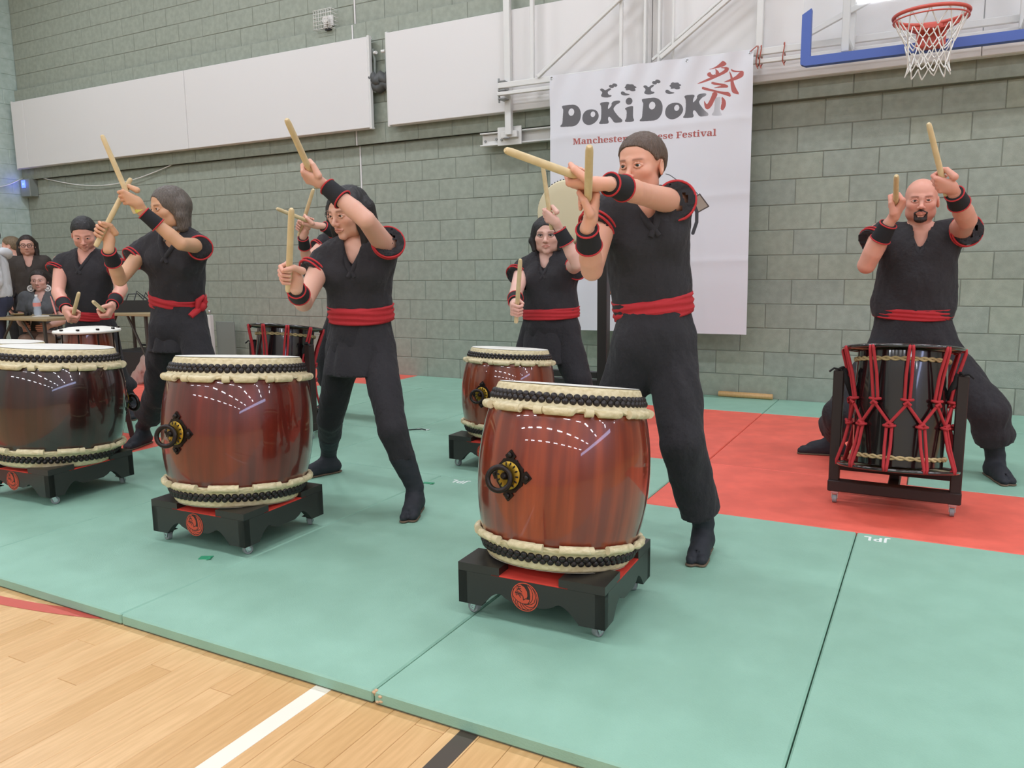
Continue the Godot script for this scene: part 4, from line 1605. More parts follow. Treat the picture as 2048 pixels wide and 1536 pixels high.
func trolley(which: String, at: Vector3, k: float) -> void:
	var yaw: float = {"front": 0.03, "middle": 0.04, "dark": 0.06, "rear": -0.02, "edge": 0.03}[which]
	var t := thing("drum_trolley", "low black wooden " + DRUM_WORDS[which][1] + ", on small castors", "trolley", at, yaw, "black drum trolleys on castors")
	t.scale = Vector3(1.0, 1.0, 0.92)
	var w := 0.505 * (1.0 + (k - 1.0) * 0.25)
	var h := w / 2
	# four skirt boards with feet at the corners
	var pl := PackedVector2Array([Vector2(-h, 0.047), Vector2(-h + 0.085, 0.047)])
	for i in 9:
		var s := i / 8.0
		pl.append(Vector2(-h + 0.085 + 0.085 * s, 0.050 + 0.050 * sin(PI * clampf(s * 0.62, 0, 1)) * (1.0 if s < 0.8 else 1.0 - (s - 0.8) * 0.8)))
	pl.append(Vector2(-h + 0.20, 0.078))
	pl.append(Vector2(h - 0.20, 0.078))
	for i in 9:
		var s := 1.0 - i / 8.0
		pl.append(Vector2(h - 0.085 - 0.085 * s, 0.050 + 0.050 * sin(PI * clampf(s * 0.62, 0, 1)) * (1.0 if s < 0.8 else 1.0 - (s - 0.8) * 0.8)))
	pl.append_array([Vector2(h - 0.085, 0.047), Vector2(h, 0.047), Vector2(h, 0.156), Vector2(-h, 0.156)])
	for i in 4:
		var b := MB.new()
		b.prism(pl, h - 0.032, h, Transform3D(Basis(Vector3.UP, PI / 2 * i), Vector3.ZERO))
		obj("skirt_board", b, M.black_wood, t)
	var b := MB.new()
	b.box(Vector3(0, 0.145, 0), Vector3(w - 0.06, 0.02, w - 0.06), 0.0)
	obj("deck", b, M.black_wood, t)
	for i in 4:
		b = MB.new()
		b.box(Vector3(0, 0.158, h - 0.07), Vector3(w - 0.24, 0.005, 0.14), 0.001, Basis())
		var q := MB.new()
		q.join(b, Transform3D(Basis(Vector3.UP, PI / 2 * i), Vector3.ZERO))
		obj("felt", q, M.red_cloth, t)
	for i in 4:
		b = MB.new()
		b.prism(PackedVector2Array([Vector2(h, -h), Vector2(h, -h + 0.15), Vector2(h - 0.07, -h + 0.15), Vector2(h - 0.15, -h + 0.07), Vector2(h - 0.15, -h)]), 0.1565, 0.184, Transform3D(Basis(Vector3.UP, PI / 2 * i) * Basis(Vector3.RIGHT, Vector3.FORWARD, Vector3.UP), Vector3.ZERO))
		obj("corner_block", b, M.black_wood, t)
	for sx in [-1.0, 1.0]:
		for sz in [-1.0, 1.0]:
			var c := Vector3(sx * (h - 0.045), 0.0, sz * (h - 0.045))
			var ang: float = 0.6 + sx * 0.9 + sz * 0.5
			var f := Vector3(cos(ang), 0, sin(ang))
			var s := Vector3(-f.z, 0, f.x)
			b = MB.new()
			b.box(c + Vector3(0, 0.0455, 0), Vector3(0.05, 0.003, 0.05), 0.0005)
			for e in [-1.0, 1.0]:
				b.bar(c + s * 0.013 * e + Vector3(0, 0.045, 0), c + s * 0.013 * e - f * 0.012 + Vector3(0, 0.014, 0), 0.018, 0.003, s, 0.0005)
			var fk := obj("castor", b, M.chrome, t)
			b = MB.new()
			var wc := c - f * 0.012 + Vector3(0, 0.0205, 0)
			b.tube([wc - s * 0.009, wc - s * 0.0085, wc + s * 0.0085, wc + s * 0.009], [0.017, 0.0205, 0.0205, 0.017], 20)
			obj("wheel", b, M.rubber, fk)
			b = MB.new()
			b.tube([wc - s * 0.0105, wc + s * 0.0105], [0.010], 12)
			b.tube([wc - s * 0.017, wc + s * 0.017], [0.004], 8)
			obj("hub", b, M.chrome, fk)
	if emblem_mat == null:
		emblem_mat = mat("emblem", Color.WHITE, 0.6)
		emblem_mat.albedo_texture = emblem()
		emblem_mat.texture_repeat = false
	# round crest on the board that faces the hall, and one on the side board
	for i in 1:
		b = MB.new()
		var R := 0.047
		var rows := []
		for r in [0.0, 0.5, 1.0]:
			var row := PackedVector3Array()
			for j in 40:
				row.append(Vector3(cos(TAU * j / 40) * R * r, sin(TAU * j / 40) * R * r, 0))
			rows.append(row)
		b.sheet(rows, true, true)
		for v in b.v.size():
			b.uv[v] = Vector2(0.5 + b.v[v].x / R * 0.5, 0.5 - b.v[v].y / R * 0.5)
			b.n[v] = Vector3.BACK
		b.tube([Vector3(0, 0, -0.001), Vector3(0, 0, -0.0002)], [R], 40, false)
		put("crest", b.mesh(), emblem_mat, t, Vector3(-0.012, 0.106, h + 0.0014))

func emblem() -> ImageTexture:
	var ink := Ink.new(512, 512, hexc("c4492f"))
	var dk := hexc("2a1712")
	var P := func(l: Array) -> PackedVector2Array:
		var p := PackedVector2Array()
		for q in range(0, l.size(), 2):
			p.append(Vector2(0.5 + l[q] * 0.5, 0.5 - l[q + 1] * 0.5))
		return p
	var ring := PackedVector2Array()
	for i in 73:
		ring.append(Vector2(0.5 + 0.455 * cos(TAU * i / 72), 0.5 + 0.455 * sin(TAU * i / 72)))
	ink.line(ring, 0.011, dk)
	ink.poly(P.call([-0.34, 0.84, -0.1, 0.92, 0.17, 0.91, 0.36, 0.51, 0.41, 0.09, 0.34, -0.14, 0.085, -0.14, 0.19, 0.09, 0.17, 0.40, -0.03, 0.69]), dk)
	for l in [[-0.90, 0.2, -0.92, 0.0, -0.78, -0.18, -0.54, -0.38, -0.14, -0.50, 0.20, -0.45, 0.34, -0.26, 0.38, 0.0],
			[-0.84, 0.45, -0.90, 0.2], [0.24, 0.86, 0.48, 0.62, 0.60, 0.3, 0.56, -0.08, 0.42, -0.32, 0.22, -0.46],
			[0.55, 0.72, 0.74, 0.42, 0.80, 0.1, 0.68, -0.28, 0.46, -0.44, 0.03, -0.50],
			[0.90, 0.1, 0.84, -0.3, 0.66, -0.58, 0.40, -0.68, 0.1, -0.60, -0.10, -0.50],
			[0.62, -0.66, 0.40, -0.84, 0.18, -0.84, -0.06, -0.68, -0.22, -0.50], [0.1, -0.90, -0.14, -0.86, -0.30, -0.62, -0.33, -0.45],
			[-0.3, -0.86, -0.5, -0.7, -0.54, -0.38], [-0.62, -0.66, -0.70, -0.4, -0.66, -0.28]]:
		ink.line(P.call(l), 0.013, dk)
	for l in [[-0.58, 0.68, -0.30, 0.68], [-0.60, 0.54, -0.28, 0.54], [-0.43, 0.68, -0.45, 0.5, -0.60, 0.38], [-0.43, 0.52, -0.22, 0.32],
			[-0.66, 0.3, -0.63, 0.04], [-0.70, 0.2, -0.55, 0.22], [-0.56, 0.32, -0.50, 0.08], [-0.46, 0.30, -0.40, 0.06, -0.31, -0.08], [-0.36, 0.28, -0.27, 0.06],
			[-0.22, 0.14, -0.13, 0.02, -0.10, -0.22, 0.06, -0.10], [-0.48, 0.18, -0.24, 0.20]]:
		ink.line(P.call(l), 0.016, dk)
	return ink.tex()

func okedo(which: String, at: Vector3, turn: float) -> void:
	var lab: String = {"right": "black drum with bright red cords hung tilted in a stand before the bald man", "left": "black rope tensioned drum with red cords half hidden behind the wine red drum"}[which]
	var slab: String = {"right": "dark wheeled frame stand holding the rope drum before the bald man", "left": "dark wheeled frame stand holding the rope drum behind the wine red drum"}[which]
	# stand: two posts on a cross-braced foot with castors
	var s := thing("drum_stand", slab, "stand", at, turn, "wheeled stands for the rope drums")
	var b := MB.new()
	for x in [-0.252, 0.252]:
		b = MB.new()
		b.box(Vector3(x, 0.345, 0), Vector3(0.046, 0.58, 0.05), 0.004)
		obj("post", b, M.stand_wood, s)
		b = MB.new()
		var path := []
		for i in 15:
			var a := PI * i / 14.0
			path.append(Vector3(x - signf(x) * 0.024 * (1 - cos(a)) * 0.7, 0.636 + 0.012 * sin(a) - 0.12 * maxf(0.0, i / 14.0 - 0.5), 0.028 * sin(a * 2.0)))
		b.tube(path, [0.006], 6)
		path = []
		for i in 12:
			var q := i / 11.0
			path.append(Vector3(x - signf(x) * (0.02 + 0.05 * q), 0.64 - 0.16 * q, 0.015 * sin(q * 6.0)))
		b.tube(path, [0.012, 0.014, 0.010, 0.014], 7)
		b.tube([Vector3(x + signf(x) * 0.0, 0.64, 0.02), Vector3(x + signf(x) * 0.02, 0.645, 0.03), Vector3(x + signf(x) * 0.04, 0.628, 0.035)], [0.005], 5)
		obj("tie_rope", b, M.rope_black, s)
	b = MB.new()
	b.box(Vector3(0, 0.085, 0.005), Vector3(0.555, 0.052, 0.058), 0.004)
	obj("foot_beam", b, M.stand_wood, s)
	b = MB.new()
	b.box(Vector3(0, 0.135, -0.19), Vector3(0.50, 0.042, 0.04), 0.004)
	obj("rear_rail", b, M.stand_wood, s)
	b = MB.new()
	b.box(Vector3(0, 0.075, -0.20), Vector3(0.05, 0.04, 0.44), 0.004)
	b.box(Vector3(0, 0.12, -0.20), Vector3(0.045, 0.14, 0.04), 0.004)
	obj("spine", b, M.stand_wood, s)
	for q in [Vector3(-0.245, 0, 0.005), Vector3(0.245, 0, 0.005), Vector3(0, 0, -0.40)]:
		b = MB.new()
		b.box(q + Vector3(0, 0.052, 0), Vector3(0.035, 0.012, 0.035), 0.002)
		b.bar(q + Vector3(-0.012, 0.05, 0), q + Vector3(-0.012, 0.018, 0.006), 0.014, 0.003, Vector3.RIGHT, 0.0005)
		b.bar(q + Vector3(0.012, 0.05, 0), q + Vector3(0.012, 0.018, 0.006), 0.014, 0.003, Vector3.RIGHT, 0.0005)
		var fk := obj("castor", b, M.chrome, s)
		b = MB.new()
		b.tube([q + Vector3(-0.009, 0.019, 0.006), q + Vector3(0.009, 0.019, 0.006)], [0.0185], 18)
		obj("wheel", b, M.rubber, fk)
	# drum: bottom at the front, top leaning back to its player
	var lo := Vector3(0.012, 0.205, 0.035)
	var hi := Vector3(0.004, 0.735, -0.055)
	var y := (hi - lo).normalized()
	var x := (Vector3.RIGHT - y * y.x).normalized()
	var t := thing("rope_drum", lab, "drum", at + Basis(Vector3.UP, turn) * lo, 0.0, "rope tensioned drums in stands")
	t.basis = Basis(Vector3.UP, turn) * Basis(x, y, x.cross(y))
	var L := lo.distance_to(hi)
	var RB := 0.190
	var RH := 0.248
	b = MB.new()
	var pr := []
	for i in 13:
		var q := i / 12.0
		pr.append(Vector2(RB - 0.004 * pow(2 * q - 1, 2), 0.012 + q * (L - 0.024)))
	b.lathe(pr, 64)
	obj("shell", b, M.black_shell, t)
	for e in 2:
		var yy := L if e else 0.0
		b = MB.new()
		b.torus(Vector3(0, yy, 0), Vector3.UP, RH, 0.0085, 56, 10)
		var hoop := obj("hoop", b, M.rope_black if which == "none" else M.black_shell, t)
		b = MB.new()
		var rows := []
		for q in [0.0, 0.12, 0.2, RH - 0.004]:
			var row := PackedVector3Array()
			for j in 56:
				row.append(Vector3(q * cos(TAU * j / 56), yy + (0.005 if e else -0.005), q * sin(TAU * j / 56)))
			rows.append(row)
		b.sheet(rows, true, e == 0)
		obj("drum_head", b, M.hide, hoop)
		# twisted cane band round the shell
		b = MB.new()
		for st in 2:
			var path := []
			for i in 140:
				var a := TAU * i / 140
				path.append(Vector3(cos(a) * (RB + 0.003 + 0.003 * cos(a * 16 + PI * st)), (L - 0.052 if e else 0.052) + 0.006 * sin(a * 16 + PI * st), sin(a) * (RB + 0.003 + 0.003 * cos(a * 16 + PI * st))))
			b.loop(path, 0.0055, 6)
		obj("cane_band", b, M.rattan, t)
	var N := 10
	for i in N:
		b = MB.new()
		var a := TAU * (i + 0.23) / N
		var d := TAU / N
		var P := func(ang: float, r: float, yy: float) -> Vector3:
			return Vector3(cos(ang) * r, yy, sin(ang) * r)
		var r := 0.0070
		var ya := L * 0.545
		var yb := L * 0.375
		var rm := RB + 0.016
		# pair from the upper hoop to its knot, then a leg to each neighbour's lower knot
		for e in [-1.0, 1.0]:
			b.tube([P.call(a + 0.02 * e, RH - 0.008, L - 0.008), P.call(a + 0.025 * e, RH + 0.008, L - 0.002), P.call(a + 0.03 * e, RH + 0.006, L - 0.016), P.call(a + 0.05 * e, lerpf(RH, rm, 0.55), lerpf(L, ya, 0.5)), P.call(a + 0.05 * e, rm, ya + 0.02), P.call(a - 0.02 * e, rm + 0.004, ya), P.call(a + d * 0.5 * e, rm, yb)], [r], 7)
			b.tube([P.call(a + d * 0.5 + 0.05 * e, rm, yb), P.call(a + d * 0.5 + 0.05 * e, lerpf(RH, rm, 0.5), yb * 0.5), P.call(a + d * 0.5 + 0.025 * e, RH + 0.006, 0.014), P.call(a + d * 0.5 + 0.02 * e, RH + 0.008, 0.0), P.call(a + d * 0.5 + 0.02 * e, RH - 0.008, 0.008)], [r], 7)
		for q in [[a, ya], [a + d * 0.5, yb]]:
			for e in [-1.0, 1.0]:
				b.torus(P.call(q[0] + 0.05 * e, rm + 0.002, q[1] + 0.012 * (1 if q[0] == a else -1)), Vector3(0.2 * e, 1, 0).normalized(), 0.012, 0.0065, 12, 6)
			b.tube([P.call(q[0] - 0.06, rm + 0.008, q[1] - 0.01), P.call(q[0], rm + 0.015, q[1] + 0.003), P.call(q[0] + 0.06, rm + 0.008, q[1] - 0.008)], [0.0075], 7)
		obj("cord", b, M.rope_red, t)

func small_drum() -> void:
	var t := thing("small_drum", "small dark red drum with a wide white head, played by the man looking down", "drum", Vector3(-4.98, 0.36, 3.50))
	var b := MB.new()
	b.lathe([Vector2(0.135, 0.0), Vector2(0.150, 0.04), Vector2(0.163, 0.14), Vector2(0.166, 0.20), Vector2(0.160, 0.30), Vector2(0.15, 0.375)], 48)
	obj("shell", b, M.drum_rust, t)
	b = MB.new()
	b.lathe([Vector2(0.19, 0.368), Vector2(0.202, 0.372), Vector2(0.205, 0.380), Vector2(0.200, 0.389), Vector2(0.17, 0.393), Vector2(0.12, 0.404), Vector2(0.0, 0.406)], 56)
	obj("drum_head", b, M.skin_top, t)
	b = MB.new()
	b.lathe([Vector2(0.205, 0.025), Vector2(0.20, 0.012), Vector2(0.13, 0.004), Vector2(0.0, 0.002)], 48)
	obj("lower_head", b, M.hide, t)
	for i in 10:
		var a := TAU * (i + 0.4) / 10
		b = MB.new()
		var p := Vector3(cos(a), 0, sin(a))
		b.tube([p * 0.183 + Vector3(0, 0.02, 0), p * 0.183 + Vector3(0, 0.372, 0)], [0.005], 7)
		b.box(p * 0.185 + Vector3(0, 0.396, 0), Vector3(0.022, 0.012, 0.014), 0.002)
		obj("tension_bolt", b, M.iron, t)
	var s := thing("drum_stand", "dark folding stand under the small dark red drum", "stand", Vector3(-4.98, 0, 3.50))
	for i in 4:
		var a := PI / 4 + PI / 2 * i
		b = MB.new()
		b.bar(Vector3(cos(a) * 0.22, 0, sin(a) * 0.22), Vector3(cos(a) * 0.17, 0.40, sin(a) * 0.17), 0.03, 0.03, Vector3(-sin(a), 0, cos(a)))
		obj("leg", b, M.stand_wood, s)
	for i in 4:
		var a := PI / 4 + PI / 2 * i
		var c := a + PI / 2
		b = MB.new()
		b.bar(Vector3(cos(a) * 0.18, 0.34, sin(a) * 0.18), Vector3(cos(c) * 0.18, 0.34, sin(c) * 0.18), 0.03, 0.02, Vector3.UP)
		obj("rail", b, M.stand_wood, s)

func tall_drum() -> void:
	var c := Vector3(-2.33, 1.50, 1.45)
	var t := thing("hanging_drum", "round pale skinned drum hung on edge in a tall black stand before the banner", "drum", c)
	var b := MB.new()
	var xf := Transform3D(Basis(Vector3.RIGHT, Vector3.BACK, Vector3.DOWN), Vector3.ZERO)
	b.lathe([Vector2(0.205, -0.20), Vector2(0.238, -0.10), Vector2(0.245, 0.0), Vector2(0.238, 0.10), Vector2(0.212, 0.185)], 56, xf)
	obj("barrel", b, M.black_shell, t)
	b = MB.new()
	b.lathe([Vector2(0.228, 0.130), Vector2(0.226, 0.165), Vector2(0.218, 0.188), Vector2(0.208, 0.197), Vector2(0.15, 0.200), Vector2(0.0, 0.201)], 56, xf)
	obj("drum_head", b, M.hide_plain, t)
	b = MB.new()
	b.lathe([Vector2(0.0, -0.201), Vector2(0.15, -0.200), Vector2(0.208, -0.197), Vector2(0.226, -0.165), Vector2(0.228, -0.13)], 56, xf)
	obj("rear_head", b, M.hide_plain, t)
	b = MB.new()
	for i in 60:
		var a := TAU * i / 60
		b.ball(Vector3(cos(a) * 0.224, sin(a) * 0.224, 0.165), Vector3(0.008, 0.008, 0.008), 6, 4)
	obj("tacks", b, M.tack, t).set_meta("kind", "stuff")
	var s := thing("tall_drum_stand", "tall black wooden stand with two posts holding the hanging drum", "stand", Vector3(c.x, 0, c.z))
	for x in [-0.275, 0.195]:
		b = MB.new()
		b.box(Vector3(x + 0.02, 0.70, 0.0), Vector3(0.075, 1.40, 0.07), 0.005)
		obj("post", b, M.black_wood, s)
		b = MB.new()
		b.box(Vector3(x + 0.02, 0.03, 0.0), Vector3(0.075, 0.06, 0.5), 0.005)
		obj("foot", b, M.black_wood, s)
	for y in [0.335, 0.275, 1.17]:
		b = MB.new()
		b.box(Vector3(-0.02, y, 0.0), Vector3(0.47, 0.05, 0.05), 0.004)
		obj("crossbar", b, M.black_wood, s)
	b = MB.new()
	b.torus(Vector3(0.17, 1.585, 0.10), Vector3.BACK, 0.032, 0.008, 20, 8)
	b.ball(Vector3(0.165, 1.56, 0.07), Vector3(0.02, 0.02, 0.03), 10, 6)
	obj("hook_ring", b, M.hide, s)

# ---------------------------------------------------------------- people
var head_shapes := {}
var stick_no := 0

func head_shape(male: bool) -> MB:
	if head_shapes.has(male):
		return head_shapes[male]
	var f := Field.new(Vector3(-0.105, -0.20, -0.135), Vector3(0.105, 0.135, 0.135), 0.0027)
	var j := 1.08 if male else 1.0
	f.ellip(Vector3(0, 0.030, -0.014), Vector3(0.075, 0.086, 0.095))
	f.ellip(Vector3(0, 0.042, 0.030), Vector3(0.060, 0.055, 0.050), 0.03)
	f.ellip(Vector3(0, -0.020, 0.026), Vector3(0.061 * j, 0.072, 0.058), 0.025)
	f.cone(Vector3(0, -0.055, 0.018), Vector3(0, -0.092, 0.056), 0.049 * j, 0.021 * j, 0.025)
	for s in [-1.0, 1.0]:
		f.ellip(Vector3(s * 0.041, -0.022, 0.052), Vector3(0.023, 0.020, 0.024), 0.022)
		f.ellip(Vector3(s * 0.044 * j, -0.066, 0.006), Vector3(0.021, 0.028, 0.034), 0.03)
	f.cone(Vector3(-0.036, 0.019, 0.068), Vector3(0, 0.015, 0.081), 0.011, 0.010, 0.018)
	f.cone(Vector3(0.036, 0.019, 0.068), Vector3(0, 0.015, 0.081), 0.011, 0.010, 0.018)
	for s in [-1.0, 1.0]:
		f.ellip(Vector3(s * 0.0305, 0.0005, 0.098), Vector3(0.0195, 0.0145, 0.020), 0.012, true)
	f.cone(Vector3(0, 0.012, 0.080), Vector3(0, -0.031, 0.1015), 0.0072, 0.0092 * j, 0.012)
	f.ellip(Vector3(0, -0.034, 0.1025), Vector3(0.0105 * j, 0.0095, 0.0095), 0.008)
	for s in [-1.0, 1.0]:
		f.ellip(Vector3(s * 0.0115 * j, -0.0375, 0.0925), Vector3(0.0075, 0.0075, 0.0095), 0.006)
		f.ellip(Vector3(s * 0.0065, -0.0445, 0.0965), Vector3(0.0032, 0.003, 0.005), 0.003, true)
		# lids
		for q in [[0.0150, 0.0010, 0.0835, 0.023, 0.0078, 0.0870], [0.023, 0.0078, 0.0870, 0.033, 0.0085, 0.0860], [0.033, 0.0085, 0.0860, 0.0455, 0.0015, 0.0755],
				[0.0150, 0.0, 0.0835, 0.025, -0.0066, 0.0850], [0.025, -0.0066, 0.0850, 0.036, -0.0062, 0.0825], [0.036, -0.0062, 0.0825, 0.0455, 0.0, 0.0755]]:
			f.cone(Vector3(s * q[0], q[1], q[2]), Vector3(s * q[3], q[4], q[5]), 0.0030, 0.0030, 0.003)
		# ears
		var tilt := Basis(Vector3.UP, s * 0.35) * Basis(Vector3.RIGHT, -0.2)
		f.ellip(Vector3(s * 0.0775, -0.008, -0.012), Vector3(0.0085, 0.031, 0.019), 0.006, false, tilt)
		f.ellip(Vector3(s * 0.0865, -0.004, -0.006), Vector3(0.0065, 0.019, 0.0105), 0.004, true, tilt)
	# lips
	f.cone(Vector3(-0.021, -0.0625, 0.0775), Vector3(-0.005, -0.0585, 0.0895), 0.0042, 0.0058, 0.005)
	f.cone(Vector3(0.021, -0.0625, 0.0775), Vector3(0.005, -0.0585, 0.0895), 0.0042, 0.0058, 0.005)
	f.cone(Vector3(-0.017, -0.0675, 0.0785), Vector3(0.0, -0.0695, 0.0870), 0.0048, 0.0068, 0.005)
	f.cone(Vector3(0.017, -0.0675, 0.0785), Vector3(0.0, -0.0695, 0.0870), 0.0048, 0.0068, 0.005)
	f.cone(Vector3(-0.020, -0.0643, 0.0870), Vector3(0, -0.0640, 0.0985), 0.0016, 0.0022, 0.003, Vector3.ZERO, 1.0, true)
	f.cone(Vector3(0.020, -0.0643, 0.0870), Vector3(0, -0.0640, 0.0985), 0.0016, 0.0022, 0.003, Vector3.ZERO, 1.0, true)
	# neck
	var nr := 0.056 if male else 0.047
	f.cone(Vector3(0, -0.06, -0.026), Vector3(0, -0.185, -0.040), nr, nr * 1.06, 0.022)
	var mb := MB.new()
	f.emit(mb, Transform3D(), 2 if male else 1)
	head_shapes[male] = mb
	return mb

func hair_shape(style: String) -> MB:
	var f := Field.new(Vector3(-0.16, -0.36, -0.19), Vector3(0.16, 0.17, 0.15), 0.0048)
	var vol := {"back": 0.010, "bob": 0.013, "long": 0.013, "longback": 0.011, "short": 0.011, "wob": 0.013}[style] as float
	f.ellip(Vector3(0, 0.031, -0.016), Vector3(0.076 + vol, 0.087 + vol, 0.096 + vol))
	if style in ["back", "short", "longback"]:
		f.ellip(Vector3(0, 0.058, 0.024), Vector3(0.066, 0.052, 0.054), 0.02)
	# open the face
	var fy := {"back": 0.0, "bob": 0.002, "long": -0.004, "longback": 0.0, "short": 0.0, "wob": -0.004}[style] as float
	f.ellip(Vector3(0, -0.034 + fy, 0.098), Vector3(0.066 if style in ["long", "wob"] else 0.070, 0.102 if style != "back" else 0.096, 0.080 if style in ["bob", "long", "wob"] else 0.074), 0.008, true)
	if style in ["back", "short", "longback"]:
		f.cut(Vector3(0, -0.045, -0.05), Vector3(0, -0.75, 0.66).normalized())
		for s in [-1.0, 1.0]:
			f.ellip(Vector3(s * 0.085, -0.012, -0.004), Vector3(0.03, 0.036, 0.028), 0.006, true)
			f.ellip(Vector3(s * 0.085, -0.06, 0.035), Vector3(0.05, 0.055, 0.05), 0.006, true)
	else:
		f.cut(Vector3(0, -0.055, -0.05), Vector3(0, -0.9, 0.43).normalized())
	if style == "back":
		f.ellip(Vector3(0, 0.045, -0.105), Vector3(0.03, 0.028, 0.026), 0.01)
		f.cone(Vector3(0, 0.035, -0.115), Vector3(-0.03, -0.12, -0.105), 0.026, 0.024, 0.01)
		f.cone(Vector3(-0.03, -0.12, -0.105), Vector3(-0.075, -0.235, -0.01), 0.024, 0.014, 0.01)
		f.cone(Vector3(-0.065, -0.03, -0.05), Vector3(-0.085, -0.22, 0.035), 0.020, 0.012, 0.01)
	if style == "bob":
		for s in [-1.0, 1.0]:
			f.cone(Vector3(s * 0.058, 0.060, 0.010), Vector3(s * 0.082, -0.045, -0.012), 0.026, 0.022, 0.02)
			f.cone(Vector3(s * 0.082, -0.045, -0.012), Vector3(s * 0.068, -0.110, -0.014), 0.022, 0.014, 0.015)
			f.cone(Vector3(s * 0.070, 0.02, -0.04), Vector3(s * 0.072, -0.105, -0.035), 0.036, 0.026, 0.02)
		f.cone(Vector3(0, 0.02, -0.085), Vector3(0, -0.105, -0.078), 0.045, 0.034, 0.03)
		f.cone(Vector3(0.05, -0.11, 0.01), Vector3(0.052, -0.17, 0.075), 0.016, 0.008, 0.008)
	if style == "long" or style == "longback":
		var a := 0.0 if style == "long" else -0.035
		for s in [-1.0, 1.0]:
			f.cone(Vector3(s * 0.062, 0.05, 0.025 + a), Vector3(s * 0.086, -0.06, 0.006 + a), 0.028, 0.026, 0.02)
			f.cone(Vector3(s * 0.086, -0.06, 0.006 + a), Vector3(s * 0.095, -0.24, 0.015 + a), 0.026, 0.016, 0.015)
			f.cone(Vector3(s * 0.070, 0.02, -0.05), Vector3(s * 0.080, -0.25, -0.065), 0.042, 0.032, 0.02)
		f.cone(Vector3(0, 0.02, -0.085), Vector3(0, -0.26, -0.095), 0.05, 0.04, 0.03)
	if style == "wob":
		for s in [-1.0, 1.0]:
			f.cone(Vector3(s * 0.058, 0.06, 0.035), Vector3(s * 0.084, -0.03, 0.022), 0.026, 0.022, 0.02)
			f.cone(Vector3(s * 0.084, -0.03, 0.022), Vector3(s * 0.074, -0.085, 0.040), 0.022, 0.012, 0.015)
			f.cone(Vector3(s * 0.072, 0.01, -0.04), Vector3(s * 0.074, -0.08, -0.03), 0.036, 0.026, 0.02)
		f.cone(Vector3(0, 0.02, -0.085), Vector3(0, -0.085, -0.078), 0.044, 0.03, 0.03)
	f.ripple(noise(1.0, 17, 2), 0.0030, Vector3(60, 9, 60))
	var mb := MB.new()
	f.emit(mb)
	return mb

func eye_shape(iris: Color) -> MB:
	var b := MB.new()
	var pr := []
	for i in 15:
		var t := -PI / 2 + PI * i / 14.0
		pr.append(Vector2(maxf(0.0, cos(t)) * 0.0122, sin(t) * 0.0122))
	b.lathe(pr, 18, Transform3D(Basis(Vector3.RIGHT, Vector3.BACK, Vector3.DOWN), Vector3.ZERO))
	for i in b.v.size():
		var a := b.v[i].z / 0.0122
		b.c[i] = Color(0.01, 0.01, 0.01) if a > 0.965 else (iris if a > 0.87 else Color(0.62, 0.58, 0.55))
	return b

# a hand whose fingers close on a rod along y; u runs from wrist to knuckles, v is the palm's side
func hand(mb: MB, grip: Vector3, rod: Vector3, wrist: Vector3, left: bool, scale := 1.0, open := false) -> void:
	var y := rod.normalized()
	var u := (grip - wrist)
	u = (u - y * u.dot(y))
	if u.length() < 0.02:
		u = y.cross(Vector3.UP if absf(y.y) < 0.9 else Vector3.RIGHT)
	u = u.normalized()
	var v := y.cross(u) * (-1.0 if left else 1.0)
	var xf := Transform3D(Basis(u, y, v), grip)
	var wl := (xf.affine_inverse() * wrist) / scale
	if wl.length() > 0.11:
		wl = wl.normalized() * 0.11
	var f := Field.new(Vector3(-0.12, -0.10, -0.075).min(wl - Vector3.ONE * 0.045), Vector3(0.11 if open else 0.075, 0.10, 0.075).max(wl + Vector3.ONE * 0.045), 0.0030)
	f.cone(wl, wl.lerp(Vector3(-0.03, 0, -0.020), 0.45), 0.027, 0.027, 0.0, Vector3(0, 0, 1), 1.2)
	var ys := [0.031, 0.0105, -0.0095, -0.0285]
	var ln := [0.97, 1.05, 1.0, 0.84]
	for i in 4:
		var yy: float = ys[i]
		var l: float = ln[i]
		var k := Vector3(0.013 - 0.003 * absf(i - 1), yy, -0.027)
		f.cone(wl.lerp(Vector3(-0.035, yy * 0.7, -0.021), 0.6), k, 0.0165, 0.0115, 0.014)
		if open:
			f.cone(k, Vector3(0.050 * l, yy * 1.05, -0.014), 0.0098, 0.0088, 0.004)
			f.cone(Vector3(0.050 * l, yy * 1.05, -0.014), Vector3(0.074 * l, yy * 1.05, 0.004), 0.0088, 0.008)
			f.cone(Vector3(0.074 * l, yy * 1.05, 0.004), Vector3(0.086 * l, yy * 1.0, 0.022), 0.008, 0.0066)
		else:
			f.cone(k, Vector3(0.036 * l, yy, 0.000), 0.0102, 0.0092, 0.004)
			f.cone(Vector3(0.036 * l, yy, 0.000), Vector3(0.022 * l, yy - 0.001, 0.025), 0.0092, 0.0084)
			f.cone(Vector3(0.022 * l, yy - 0.001, 0.025), Vector3(-0.006, yy - 0.002, 0.0235), 0.0084, 0.0070)
		f.ellip(k + Vector3(0, 0, -0.004), Vector3(0.009, 0.008, 0.007), 0.006)
	if open:
		f.cone(Vector3(-0.050, 0.022, -0.010), Vector3(-0.015, 0.048, 0.006), 0.0145, 0.0112, 0.012)
		f.cone(Vector3(-0.015, 0.048, 0.006), Vector3(0.018, 0.052, 0.016), 0.0110, 0.0088, 0.003)
	else:
		f.cone(Vector3(-0.052, 0.018, -0.008), Vector3(-0.020, 0.044, 0.012), 0.0155, 0.0118, 0.012)
		f.cone(Vector3(-0.020, 0.044, 0.012), Vector3(0.012, 0.041, 0.030), 0.0115, 0.0088, 0.003)
	f.emit(mb, Transform3D(xf.basis.scaled(Vector3.ONE) * Basis.from_scale(Vector3.ONE * scale), grip), 3)

